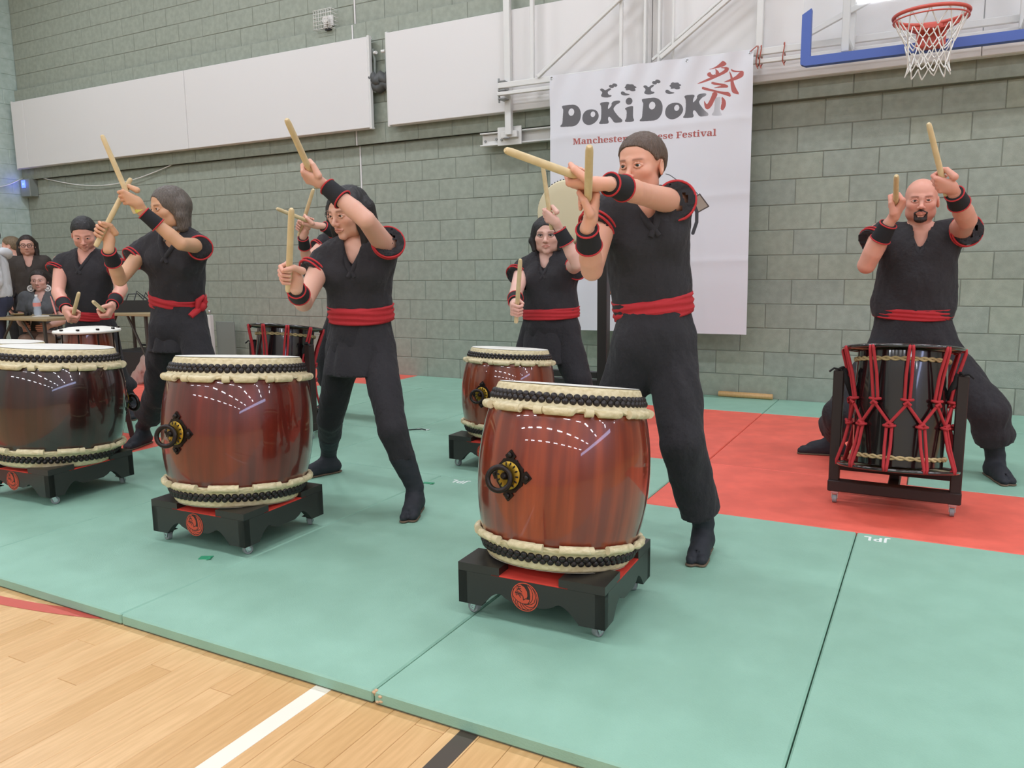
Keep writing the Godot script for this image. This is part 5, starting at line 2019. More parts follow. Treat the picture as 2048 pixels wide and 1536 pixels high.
func limb(f: Field, A: Array, r: float) -> void:
	f.cone(A[0], A[1], r * 1.12, r * 0.86, 0.0)
	f.ellip(A[0], Vector3.ONE * r * 1.22, 0.03)
	var m: Vector3 = A[1].lerp(A[2], 0.30)
	f.cone(A[1], m, r * 0.86, r * 0.90, 0.006)
	f.cone(m, A[2], r * 0.90, r * 0.56, 0.004)

func drumstick(name_: String, lab: String, seg: Array, dark := false) -> void:
	var a: Vector3 = seg[0]
	var b: Vector3 = seg[1]
	var t := MB.new()
	var path := []
	var rad := []
	for q in [[0.0, 0.007], [0.006, 0.0115], [0.03, 0.0128], [0.5, 0.0132], [0.94, 0.0122], [0.985, 0.0105], [1.0, 0.006]]:
		path.append((b - a) * q[0])
		rad.append(q[1])
	t.tube(path, rad, 14)
	var o := obj("drumstick", t, M.stick_dark if dark else M.stick, self)
	o.name = numbered("drumstick", o) if false else o.name
	o.position = a
	tag(o, lab, "drumstick", "wooden drumsticks held by the drummers")

func person(c: Dictionary) -> Node3D:
	var o: Vector3 = Vector3(c.pelvis.x, 0, c.pelvis.z)
	var t := thing("person", c.label, "person", o, 0.0, c.get("group", ""))
	var sub := func(l: Array) -> Array:
		var r := []
		for q in l:
			r.append(q - o)
		return r
	var aL: Array = sub.call(c.armL)
	var aR: Array = sub.call(c.armR)
	var S0: Vector3 = c.pelvis - o
	var nk: Vector3 = c.neck - o
	var hd: Vector3 = c.head - o
	var male: bool = c.get("male", false)
	var skin: Color = lin(c.get("skin", "d9a48c"))
	var T := (nk - S0).normalized()
	var X: Vector3 = aL[0] - aR[0]
	X = (X - T * X.dot(T)).normalized()
	var F := X.cross(T)
	var hs: float = c.get("head_size", 1.0)
	var fz: Vector3 = c.face.normalized()
	var fx := Vector3.UP.cross(fz).normalized().rotated(fz, c.get("roll", 0.0))
	var hx := Transform3D(Basis(fx, fz.cross(fx), fz) * Basis.from_scale(Vector3(c.get("wide", 1.0), 1, 1) * hs), hd)
	var ar: float = c.get("arm", 0.048 if male else 0.042)
	# ---- skin: head, neck, chest, arms and hands in one surface
	var mb := MB.new()
	mb.col = skin
	mb.join(head_shape(male), hx)
	if c.get("makeup", false):                      # dark eye shadow
		var hv := head_shape(male).v
		for i in hv.size():
			var q := hv[i]
			if q.z > 0.04:
				var e := exp(-(pow((absf(q.x) - 0.033) / 0.021, 2.0) + pow((q.y - 0.004) / 0.0105, 2.0)))
				mb.c[i] = mb.c[i].lerp(Color(0.03, 0.02, 0.025), 0.9 * smoothstep(0.25, 0.7, e))
	var lo := nk.min(S0)
	var hi := nk.max(S0)
	for q in aL.slice(0, 3) + aR.slice(0, 3):
		lo = lo.min(q)
		hi = hi.max(q)
	var cell: float = c.get("cell", 0.0105)
	var f := Field.new(lo - Vector3.ONE * 0.13, hi + Vector3.ONE * 0.13, cell)
	var ww: float = c.get("waist", 0.15)
	var cw: float = c.get("chest", 0.155)
	var ch := S0.lerp(nk, 0.66)
	f.cone(S0, ch, ww - 0.025, cw - 0.03, 0.0, F, 1.45)
	f.cone(aL[0].lerp(aR[0], 0.12) - T * 0.03, aR[0].lerp(aL[0], 0.12) - T * 0.03, ar, ar, 0.05)
	f.cone(nk - T * 0.05, hx * Vector3(0, -0.11, -0.035), 0.062, 0.046 if not male else 0.055, 0.045)
	for A in [aL, aR]:
		f.cone(nk - T * 0.005, A[0], 0.04, ar * 0.9, 0.04)
		limb(f, A, ar)
	f.emit(mb)
	for s in 2:
		var A := aL if s == 0 else aR
		var st: Array = c.get("stL" if s == 0 else "stR", [])
		if st.is_empty():
			var d: Vector3 = (A[2] - A[1]).normalized()
			var rod := (F.cross(d) if absf(F.dot(d)) < 0.9 else T.cross(d)) * (1.0 if s == 0 else -1.0)
			hand(mb, A[2] + d * 0.075, F if absf(F.dot(d)) < 0.8 else T, A[2], s == 0, 1.05 if male else 0.95, true)
		else:
			hand(mb, A[3], st[1] - st[0], A[2], s == 0, (1.12 if male else 1.0) * c.get("hand", 1.0))
	obj("body", mb, M.skin, t, true)
	for s in [-1.0, 1.0]:
		put("eye", eye_shape(lin(c.get("iris", "4a3a2c"))).mesh(true), M.eye, t, hx * Vector3(s * 0.0305, 0.0005, 0.0745), hx.basis)
	# ---- hair
	if c.has("hair"):
		var hb := MB.new()
		hb.join(hair_shape(c.hair), hx)
		obj("hair", hb, M[c.hair_mat], t)
	# ---- clothes
	var top: String = c.get("top", "tunic")
	var cm: StandardMaterial3D = M[c.get("top_mat", "cloth_black")]
	lo = nk.min(S0)
	hi = nk.max(S0)
	for A in [aL, aR]:
		for q in A.slice(0, 3 if top == "long" else 2):
			lo = lo.min(q)
			hi = hi.max(q)
	f = Field.new(lo - Vector3.ONE * 0.20, hi + Vector3.ONE * 0.20, cell)
	var wt: float = ww + c.get("blouse", 0.014)
	f.cone(S0 + T * 0.035, ch, wt, cw + 0.012, 0.0, F, 1.30)
	f.cone(S0 - T * 0.06, S0 + T * 0.05, ww, wt - 0.012, 0.02, F, 1.30)
	f.cone(aL[0].lerp(aR[0], 0.10) - T * 0.045, aR[0].lerp(aL[0], 0.10) - T * 0.045, 0.066, 0.066, 0.06, F, 1.0)
	if not male:
		for s in [-1.0, 1.0]:
			f.ellip(ch + F * 0.072 + X * 0.066 * s - T * 0.015, Vector3.ONE * c.get("bust", 0.068), 0.05)
	elif c.has("belly"):
		f.ellip(S0.lerp(nk, 0.42) + F * 0.055, Vector3.ONE * c.belly, 0.06)
	var ends := []
	for s in 2:
		var A := aL if s == 0 else aR
		var out := X * (1.0 if s == 0 else -1.0)
		var d: Vector3 = (A[1] - A[0]).normalized()
		f.cone(nk + T * 0.0 + out * 0.035 - F * 0.012, A[0] + T * 0.012, 0.048, 0.058, 0.045)
		if top == "tunic":
			var ax := (out * 0.38 + d * 0.85 - T * 0.05).normalized()
			var e: Vector3 = A[0] + ax * 0.080 - T * 0.004
			var er := ar * 1.42 + 0.004
			f.cone(A[0] - out * 0.02 - T * 0.012, e, 0.064, er, 0.03)
			f.cut(e, ax, 0.10, e + ax * 0.085)
			ends.append([e, ax, er])
		elif top == "short":
			var e: Vector3 = A[0].lerp(A[1], 0.62)
			f.cone(A[0], e, 0.066, ar * 1.35, 0.03)
			f.cut(e, d, 0.12, e + d * 0.09)
		else:
			f.cone(A[0], A[1], 0.068, ar * 1.28, 0.03)
			f.cone(A[1], A[2], ar * 1.28, ar * 1.02, 0.01)
			f.cut(A[2] - (A[2] - A[1]).normalized() * 0.01, (A[2] - A[1]).normalized(), 0.09, A[2] + (A[2] - A[1]).normalized() * 0.06)
	# neck opening: a V below the throat
	f.cone(nk + T * 0.10 + F * 0.0, nk + T * 0.005 + F * 0.02, 0.066, 0.056, 0.008, Vector3.ZERO, 1.0, true)
	f.cone(nk + T * 0.0 + F * 0.055, nk - T * 0.085 * c.get("vee", 1.0) + F * 0.135, 0.046, 0.018, 0.014, Vector3.ZERO, 1.0, true)
	f.cut(S0 - T * 0.035, -T)
	f.ripple(fold, c.get("fold", 0.009), Vector3(9, 5, 9))
	f.ripple(fold, 0.004, Vector3(26, 12, 26))
	mb = MB.new()
	f.emit(mb)
	var tu := obj("tunic" if top == "tunic" else ("jacket" if top == "long" else "top"), mb, cm, t)
	if top == "tunic":
		# collar bands crossing at the front, and red braid round the sleeves
		mb = MB.new()
		for s in [1.0, -1.0]:
			var path := []
			for q in [[-0.062, 0.025, 0.0], [-0.045, 0.034, 0.04], [0.005, 0.028, 0.060], [0.050, 0.000, 0.056], [0.095, -0.045, 0.038], [0.124, -0.090, 0.014], [0.136, -0.135, -0.016]]:
				path.append(nk + F * q[0] + T * q[1] * (1.0 if q[1] > 0 else c.get("vee", 1.0)) + X * q[2] * s)
			mb.tube(path, [0.013, 0.014, 0.015, 0.015, 0.014, 0.013, 0.011], 8)
		obj("collar", mb, cm, tu)
		for e in ends:
			for off in [0.002, 0.021]:
				mb = MB.new()
				mb.torus(e[0] - e[1] * off, e[1], e[2] + 0.004, 0.0048, 30, 7)
				obj("sleeve_braid", mb, M.trim, tu)
	if c.has("skirt"):
		var hem: float = c.skirt
		var mid: Vector3 = S0 - T * 0.02
		var bot := Vector3(S0.x + c.get("sway", 0.0), hem, S0.z + 0.01)
		f = Field.new(bot - Vector3(0.34, 0.05, 0.34), mid + Vector3(0.34, 0.10, 0.34), cell)
		f.cone(mid, bot - Vector3(0, 0.10, 0), ww - 0.008, ww + c.get("flare", 0.055), 0.0, F, 1.22)
		f.ripple(fold, 0.016, Vector3(7, 1.4, 7))
		f.ripple(fold, 0.005, Vector3(20, 5, 20))
		f.cut(bot, Vector3.DOWN)
		f.cut(mid + T * 0.03, T)
		mb = MB.new()
		f.emit(mb)
		obj("skirt", mb, cm, t)
	# ---- trousers and footwear
	if c.has("legL"):
		var LL := [sub.call(c.legL.slice(0, 3)), sub.call(c.legR.slice(0, 3))]
		lo = S0
		hi = S0
		for l in LL:
			for q in l:
				lo = lo.min(q)
				hi = hi.max(q)
		f = Field.new(lo - Vector3(0.17, 0.02, 0.17), hi + Vector3(0.17, 0.04, 0.17), cell * 1.15)
		var rt: float = c.get("thigh", 0.095)
		var rk: float = c.get("knee", 0.080)
		var rc: float = c.get("cuff", 0.075)
		var cf: float = c.get("cuff_at", 0.80)
		var hm: Vector3 = (LL[0][0] + LL[1][0]) * 0.5
		f.cone(S0 - T * 0.02, hm + Vector3(0, 0.03, 0), ww + 0.002, ww + 0.012, 0.0, F, 1.22)
		for l in LL:
			f.cone(l[0], l[1], rt, rk, 0.05)
			var e: Vector3 = l[1].lerp(l[2], cf)
			f.cone(l[1], e, rk, rc, 0.012)
			if c.get("gather", false):
				f.ellip(e + Vector3(0, 0.05, 0), Vector3(rc * 1.18, 0.06, rc * 1.18), 0.03)
		f.ripple(fold, c.get("leg_fold", 0.012), Vector3(8, 3.0, 8))
		f.ripple(fold, 0.004, Vector3(22, 9, 22))
		for l in LL:
			var e: Vector3 = l[1].lerp(l[2], cf)
			f.cut(e, (e - l[1]).normalized(), 0.13, e + (e - l[1]).normalized() * 0.10)
		f.cut(S0 + T * 0.02, T)
		mb = MB.new()
		f.emit(mb)
		obj("trousers", mb, M[c.get("leg_mat", "cloth_trousers")], t)
		if c.get("boots", true):
			for s in 2:
				var l: Array = LL[s]
				var d: Vector3 = (c.legL if s == 0 else c.legR)[3]
				var inn := d.cross(Vector3.UP) * (1.0 if s == 0 else -1.0)
				var a: Vector3 = l[2]
				var g := Vector3(a.x, 0, a.z)
				var k := 1.1 if male else 1.0
				var tp: Vector3 = a.lerp(l[1], c.get("boot_to", 0.45))
				f = Field.new(g.min(tp) - Vector3(0.26, 0.01, 0.26), g.max(tp) + Vector3(0.26, 0.06, 0.26), 0.0075)
				f.cone(g - d * 0.035 + Vector3(0, 0.036, 0), g + d * 0.10 * k + Vector3(0, 0.030, 0), 0.036 * k, 0.036 * k, 0.0)
				f.cone(g + d * 0.03 + Vector3(0, 0.065, 0), g + d * 0.11 * k + Vector3(0, 0.036, 0), 0.036 * k, 0.026 * k, 0.03)
				f.cone(g + d * 0.10 * k + inn * 0.018 + Vector3(0, 0.026, 0), g + d * 0.165 * k + inn * 0.019 + Vector3(0, 0.022, 0), 0.021 * k, 0.0185 * k, 0.012)
				f.cone(g + d * 0.09 * k - inn * 0.016 + Vector3(0, 0.026, 0), g + d * 0.150 * k - inn * 0.020 + Vector3(0, 0.021, 0), 0.026 * k, 0.0215 * k, 0.012)
				f.cone(g + d * 0.125 * k + inn * 0.001 + Vector3(0, 0.05, 0), g + d * 0.21 * k + inn * 0.003 + Vector3(0, 0.02, 0), 0.003, 0.005, 0.004, Vector3.ZERO, 1.0, true)
				f.cone(g + Vector3(0, 0.05, 0) - d * 0.005, a + Vector3(0, 0.03, 0), 0.042 * k, 0.041 * k, 0.03)
				f.cone(a + Vector3(0, 0.03, 0), tp, 0.041 * k, c.get("boot_r", 0.053), 0.01)
				f.cut(Vector3(0, 0.008, 0), Vector3.DOWN)
				f.cut(tp, (tp - a).normalized(), 0.09, tp + (tp - a).normalized() * 0.07)
				f.ripple(fold, 0.003, Vector3(14, 26, 14))
				mb = MB.new()
				f.emit(mb)
				var bt := obj("split_toe_boot", mb, M.tabi, t)
				mb = MB.new()
				f = Field.new(g - Vector3(0.24, 0.02, 0.24), g + Vector3(0.24, 0.05, 0.24), 0.0065)
				f.cone(g - d * 0.035 + Vector3(0, 0.004, 0), g + d * 0.10 * k + Vector3(0, 0.004, 0), 0.038 * k, 0.038 * k, 0.0)
				f.cone(g + d * 0.10 * k + inn * 0.018 + Vector3(0, 0.004, 0), g + d * 0.168 * k + inn * 0.019 + Vector3(0, 0.004, 0), 0.022 * k, 0.020 * k, 0.01)
				f.cone(g + d * 0.09 * k - inn * 0.016 + Vector3(0, 0.004, 0), g + d * 0.153 * k - inn * 0.020 + Vector3(0, 0.004, 0), 0.027 * k, 0.023 * k, 0.01)
				f.cut(Vector3(0, 0.011, 0), Vector3.UP)
				f.cut(Vector3(0, 0.0005, 0), Vector3.DOWN)
				f.emit(mb)
				obj("sole", mb, M.sole, bt)
	# ---- sash, wrist bands
	if c.get("sash", true):
		mb = MB.new()
		var rows := []
		var hh: float = c.get("sash_h", 0.075)
		for i in 13:
			var q := i / 12.0
			var row := PackedVector3Array()
			for j in 64:
				var a := TAU * j / 64
				var edge := 0.0 if i > 0 and i < 12 else -0.022
				var w := 0.0035 * sin(q * 21.0 + 2.0 * sin(a * 2.0 + 1.0)) + 0.003 * fold.get_noise_3d(cos(a) * 20.0, q * 40.0 + c.pelvis.x * 9.0, sin(a) * 20.0)
				var r := ww + 0.017 + edge + w
				var r2 := (ww + 0.002) / 1.24 + 0.017 + edge + w
				row.append(S0 + X * cos(a) * r + F * sin(a) * r2 + T * (q - 0.5) * hh)
			rows.append(row)
		mb.sheet(rows, true, true)
		var sash := obj("sash", mb, M.sash, t)
		if c.has("knot"):
			var a: float = c.knot
			var kc := S0 + X * cos(a) * (ww + 0.03) + F * sin(a) * (ww / 1.24 + 0.035)
			var tg := (-X * sin(a) + F * cos(a)).normalized()
			mb = MB.new()
			mb.ball(kc + T * 0.005, Vector3(0.032, 0.030, 0.024), 14, 9)
			mb.tube([kc, kc + T * 0.03 - tg * 0.03, kc + T * 0.062 - tg * 0.018, kc + T * 0.045 + tg * 0.02, kc + T * 0.0 + tg * 0.03], [0.014, 0.018, 0.012, 0.018, 0.012], 8)
			mb.tube([kc, kc - T * 0.02 + tg * 0.05, kc - T * 0.035 + tg * 0.085], [0.016, 0.022, 0.018], 8)
			obj("knot", mb, M.sash, sash)
	if c.get("bands", true):
		for A in [aL, aR]:
			var d: Vector3 = (A[2] - A[1]).normalized()
			mb = MB.new()
			var p0: Vector3 = A[2] - d * 0.005
			var r0 := ar * 0.62 + 0.010
			mb.tube([p0, p0 - d * 0.002, p0 - d * 0.045, p0 - d * 0.092, p0 - d * 0.094], [r0 * 0.9, r0, r0 * 1.05, r0 * 1.17, r0 * 1.05], 20)
			var wb := obj("wristband", mb, M.tee_black, t)
			for q in [[0.003, 0.99], [0.091, 1.17]]:
				mb = MB.new()
				mb.torus(p0 - d * q[0], d, r0 * q[1], 0.0036, 24, 7)
				obj("braid", mb, M.trim, wb)
	if c.has("glasses"):
		mb = MB.new()
		for s in [-1.0, 1.0]:
			mb.torus(hx * Vector3(s * 0.032, -0.001, 0.097), hx.basis * Vector3(s * 0.18, 0, 1), 0.0225, 0.0024, 22, 6)
			mb.tube([hx * Vector3(s * 0.054, 0.004, 0.090), hx * Vector3(s * 0.079, 0.004, 0.06), hx * Vector3(s * 0.084, 0.002, -0.02)], [0.0022], 5)
		mb.tube([hx * Vector3(-0.010, 0.002, 0.101), hx * Vector3(0, 0.005, 0.104), hx * Vector3(0.010, 0.002, 0.101)], [0.0024], 5)
		obj("glasses", mb, M.black_plastic, t)
	if c.has("beard"):
		mb = MB.new()
		f = Field.new(Vector3(-0.06, -0.13, 0.02), Vector3(0.06, -0.03, 0.12), 0.003)
		f.cone(Vector3(-0.026, -0.064, 0.0735), Vector3(0, -0.0495, 0.0925), 0.005, 0.006, 0.004)
		f.cone(Vector3(0.026, -0.064, 0.0735), Vector3(0, -0.0495, 0.0925), 0.005, 0.006, 0.004)
		for s in [-1.0, 1.0]:
			f.cone(Vector3(s * 0.027, -0.064, 0.0725), Vector3(s * 0.022, -0.095, 0.066), 0.005, 0.009, 0.006)
		f.ellip(Vector3(0, -0.098, 0.066), Vector3(0.026, 0.018, 0.018), 0.01)
		f.ripple(fold, 0.002, Vector3(90, 90, 90))
		f.emit(mb, hx)
		obj("beard", mb, M[c.beard], t)
	for s in 2:
		var st: Array = c.get("stL" if s == 0 else "stR", [])
		if not st.is_empty():
			drumstick("drumstick", c.stick_labels[s], st, c.get("dark_sticks", false))
	return t

func people() -> void:
	person({
		"head": Vector3(-1.008, 1.496, 3.866),
		"face": Vector3(-0.177, -0.070, 0.982),
		"neck": Vector3(-1.014, 1.378, 3.845),
		"pelvis": Vector3(-0.983, 0.970, 3.783),
		"armL": [Vector3(-0.895, 1.362, 3.804), Vector3(-0.929, 1.376, 4.081), Vector3(-0.963, 1.393, 4.313), Vector3(-1.048, 1.416, 4.353)],
		"armR": [Vector3(-1.117, 1.327, 3.948), Vector3(-1.098, 1.115, 4.130), Vector3(-1.042, 1.256, 4.309), Vector3(-1.037, 1.337, 4.314)],
		"stL": [Vector3(-1.012, 1.398, 4.273), Vector3(-1.175, 1.479, 4.629)],
		"stR": [Vector3(-1.069, 1.296, 4.240), Vector3(-0.926, 1.478, 4.567)],
		"legL": [Vector3(-0.911, 0.819, 3.783), Vector3(-0.815, 0.464, 3.912), Vector3(-0.762, 0.090, 3.789), Vector3(0.095, 0.000, 0.995)],
		"legR": [Vector3(-1.023, 0.821, 3.845), Vector3(-1.157, 0.422, 3.815), Vector3(-1.349, 0.090, 3.709), Vector3(0.099, 0.000, 0.995)],
		"label": "woman with brown hair tied back, arm held straight out over the nearest red drum",
		"skin": "dba38a",
		"hair": "back",
		"hair_mat": "hair_dark_brown",
		"waist": 0.142,
		"chest": 0.15,
		"cell": 0.0095,
		"thigh": 0.098,
		"knee": 0.086,
		"cuff": 0.078,
		"cuff_at": 0.8,
		"leg_fold": 0.012,
		"iris": "39413c",
		"arm": 0.045,
		"sash_h": 0.088,
		"blouse": 0.016,
		"stick_labels": ["drumstick in the fist stretched out by the woman at the nearest red drum", "upright drumstick in the lower fist of the woman at the nearest red drum"],
		"group": "taiko drummers in black tunics and red sashes"})
	person({
		"head": Vector3(-2.418, 1.379, 3.866),
		"face": Vector3(-0.085, -0.174, 0.981),
		"neck": Vector3(-2.407, 1.243, 3.835),
		"pelvis": Vector3(-2.427, 0.921, 3.793),
		"armL": [Vector3(-2.265, 1.226, 3.793), Vector3(-2.181, 1.335, 4.037), Vector3(-2.356, 1.486, 4.082), Vector3(-2.397, 1.537, 4.126)],
		"armR": [Vector3(-2.539, 1.161, 3.917), Vector3(-2.479, 0.983, 4.125), Vector3(-2.346, 1.049, 4.307), Vector3(-2.336, 1.111, 4.353)],
		"stL": [Vector3(-2.426, 1.485, 4.059), Vector3(-2.299, 1.715, 4.360)],
		"stR": [Vector3(-2.378, 1.039, 4.319), Vector3(-2.193, 1.360, 4.470)],
		"legL": [Vector3(-2.353, 0.741, 3.773), Vector3(-2.159, 0.392, 3.930), Vector3(-2.099, 0.090, 3.858), Vector3(0.397, 0.000, 0.918)],
		"legR": [Vector3(-2.518, 0.739, 3.814), Vector3(-2.718, 0.364, 3.718), Vector3(-2.931, 0.090, 3.501), Vector3(-0.367, 0.000, 0.930)],
		"label": "woman with long straight black hair, arm raised across her face, at the wine red drum",
		"skin": "d8a791",
		"hair": "long",
		"hair_mat": "hair_black",
		"waist": 0.14,
		"chest": 0.15,
		"cell": 0.0095,
		"skirt": 0.625,
		"flare": 0.06,
		"thigh": 0.088,
		"knee": 0.066,
		"cuff": 0.058,
		"cuff_at": 0.45,
		"boot_to": 0.62,
		"boot_r": 0.06,
		"leg_fold": 0.006,
		"arm": 0.046,
		"sash_h": 0.088,
		"stick_labels": ["drumstick raised high overhead by the woman with long black hair", "upright drumstick in the lowered fist of the woman with long black hair"],
		"group": "taiko drummers in black tunics and red sashes"})
	person({
		"head": Vector3(-3.814, 1.470, 3.721),
		"face": Vector3(-0.221, -0.070, 0.973),
		"neck": Vector3(-3.817, 1.340, 3.690),
		"pelvis": Vector3(-3.924, 0.959, 3.618),
		"armL": [Vector3(-3.691, 1.265, 3.638), Vector3(-3.546, 1.269, 3.878), Vector3(-3.642, 1.431, 4.022), Vector3(-3.672, 1.508, 4.074)],
		"armR": [Vector3(-4.011, 1.239, 3.762), Vector3(-3.928, 1.083, 3.979), Vector3(-3.814, 1.240, 4.111), Vector3(-3.819, 1.336, 4.126)],
		"stL": [Vector3(-3.666, 1.423, 4.044), Vector3(-3.693, 1.799, 4.178)],
		"stR": [Vector3(-3.857, 1.258, 4.152), Vector3(-3.691, 1.603, 4.036)],
		"legL": [Vector3(-3.834, 0.839, 3.618), Vector3(-3.669, 0.484, 3.678), Vector3(-3.564, 0.090, 3.598), Vector3(0.350, 0.000, 0.940)],
		"legR": [Vector3(-4.001, 0.696, 3.669), Vector3(-4.247, 0.362, 3.550), Vector3(-4.543, 0.090, 3.466), Vector3(0.330, 0.000, 0.944)],
		"label": "woman with grey bobbed hair and a yellow wristband, at the big dark drum",
		"skin": "cf9f7c",
		"hair": "bob",
		"hair_mat": "hair_grey",
		"waist": 0.145,
		"chest": 0.148,
		"cell": 0.0105,
		"skirt": 0.66,
		"flare": 0.05,
		"thigh": 0.095,
		"knee": 0.088,
		"cuff": 0.078,
		"cuff_at": 0.62,
		"gather": true,
		"knot": 0.35,
		"sash_h": 0.082,
		"arm": 0.04,
		"stick_labels": ["drumstick pointing up and back in the higher fist of the grey haired woman", "slanting drumstick in the lower fist of the grey haired woman"],
		"group": "taiko drummers in black tunics and red sashes"})
	person({
		"head": Vector3(-5.596, 1.404, 3.049),
		"face": Vector3(0.681, -0.423, 0.598),
		"neck": Vector3(-5.659, 1.260, 2.997),
		"pelvis": Vector3(-5.720, 0.807, 2.977),
		"armL": [Vector3(-5.484, 1.198, 2.904), Vector3(-5.294, 0.999, 2.997), Vector3(-5.159, 0.892, 3.178), Vector3(-5.153, 0.846, 3.241)],
		"armR": [Vector3(-5.829, 1.195, 3.090), Vector3(-5.693, 0.980, 3.229), Vector3(-5.486, 0.866, 3.311), Vector3(-5.426, 0.817, 3.302)],
		"stL": [Vector3(-5.212, 0.822, 3.178), Vector3(-4.950, 0.932, 3.460)],
		"stR": [Vector3(-5.496, 0.767, 3.275), Vector3(-5.186, 0.988, 3.398)],
		"legL": [Vector3(-5.641, 0.687, 2.934), Vector3(-5.519, 0.388, 2.971), Vector3(-5.483, 0.090, 2.850), Vector3(0.705, 0.000, 0.710)],
		"legR": [Vector3(-5.799, 0.687, 3.019), Vector3(-5.836, 0.388, 3.141), Vector3(-5.958, 0.090, 3.104), Vector3(0.198, 0.000, 0.980)],
		"label": "man with short dark hair looking down at the small dark red drum he plays",
		"male": true,
		"skin": "d99f8c",
		"hair": "short",
		"hair_mat": "hair_near_black",
		"waist": 0.155,
		"chest": 0.168,
		"thigh": 0.1,
		"knee": 0.09,
		"cuff": 0.08,
		"gather": true,
		"cuff_at": 0.6,
		"arm": 0.05,
		"cell": 0.012,
		"stick_labels": ["stubby looking drumstick nearer the grey haired woman, held by the man at the small drum", "upright drumstick held by the man at the small drum, over its near rim"],
		"group": "taiko drummers in black tunics and red sashes"})
	person({
		"head": Vector3(-2.165, 1.314, 2.274),
		"face": Vector3(0.304, 0.000, 0.953),
		"neck": Vector3(-2.177, 1.191, 2.243),
		"pelvis": Vector3(-2.168, 0.835, 2.222),
		"armL": [Vector3(-2.029, 1.121, 2.212), Vector3(-1.882, 1.139, 2.449), Vector3(-1.966, 1.342, 2.533), Vector3(-2.012, 1.423, 2.561)],
		"armR": [Vector3(-2.345, 1.112, 2.264), Vector3(-2.274, 0.971, 2.495), Vector3(-2.173, 0.921, 2.701), Vector3(-2.130, 0.887, 2.757)],
		"stL": [Vector3(-2.013, 1.338, 2.531), Vector3(-2.009, 1.715, 2.664)],
		"stR": [Vector3(-2.153, 0.804, 2.728), Vector3(-2.053, 1.170, 2.856)],
		"legL": [Vector3(-2.078, 0.715, 2.222), Vector3(-1.958, 0.423, 2.277), Vector3(-1.898, 0.090, 2.192), Vector3(0.300, 0.000, 0.950)],
		"legR": [Vector3(-2.258, 0.715, 2.222), Vector3(-2.378, 0.423, 2.277), Vector3(-2.438, 0.090, 2.192), Vector3(-0.300, 0.000, 0.950)],
		"label": "woman with dark eye makeup and short dark hair, playing the rear rust red drum",
		"skin": "dcb0a0",
		"hair": "wob",
		"hair_mat": "hair_near_black",
		"waist": 0.168,
		"chest": 0.158,
		"cell": 0.011,
		"skirt": 0.52,
		"flare": 0.05,
		"thigh": 0.1,
		"knee": 0.088,
		"cuff": 0.08,
		"gather": true,
		"cuff_at": 0.6,
		"arm": 0.047,
		"wide": 1.06,
		"bust": 0.075,
		"makeup": true,
		"stick_labels": ["tall upright drumstick raised beside the head of the woman with dark eye makeup", "drumstick in the lowered hand of the woman with dark eye makeup"],
		"group": "taiko drummers in black tunics and red sashes"})
	person({
		"head": Vector3(-0.107, 1.450, 1.943),
		"face": Vector3(0.054, -0.052, 0.997),
		"neck": Vector3(-0.101, 1.288, 1.902),
		"pelvis": Vector3(-0.117, 0.858, 1.860),
		"armL": [Vector3(0.081, 1.288, 1.881), Vector3(0.108, 1.332, 2.177), Vector3(0.040, 1.453, 2.391), Vector3(-0.009, 1.507, 2.417)],
		"armR": [Vector3(-0.291, 1.282, 1.902), Vector3(-0.343, 1.114, 2.145), Vector3(-0.241, 1.327, 2.243), Vector3(-0.215, 1.420, 2.248)],
		"stL": [Vector3(0.012, 1.435, 2.368), Vector3(-0.083, 1.755, 2.589)],
		"stR": [Vector3(-0.218, 1.387, 2.164), Vector3(-0.205, 1.534, 2.536)],
		"legL": [Vector3(-0.008, 0.672, 1.860), Vector3(0.272, 0.351, 2.080), Vector3(0.319, 0.090, 2.018), Vector3(0.289, 0.000, 0.957)],
		"legR": [Vector3(-0.198, 0.667, 1.881), Vector3(-0.421, 0.299, 2.168), Vector3(-0.489, 0.090, 1.865), Vector3(-0.980, 0.000, 0.197)],
		"label": "bald bearded man in a wide stance behind the rope drum with red cords",
		"male": true,
		"skin": "d79a86",
		"beard": "hair_brown",
		"waist": 0.188,
		"chest": 0.182,
		"cell": 0.0105,
		"thigh": 0.118,
		"knee": 0.102,
		"cuff": 0.085,
		"gather": true,
		"cuff_at": 0.62,
		"belly": 0.12,
		"arm": 0.053,
		"blouse": 0.026,
		"sash_h": 0.07,
		"wide": 1.04,
		"stick_labels": ["drumstick pointing up from the fist in front of the bald man's forehead", "pale drumstick held beside the bald man's ear"],
		"group": "taiko drummers in black tunics and red sashes"})
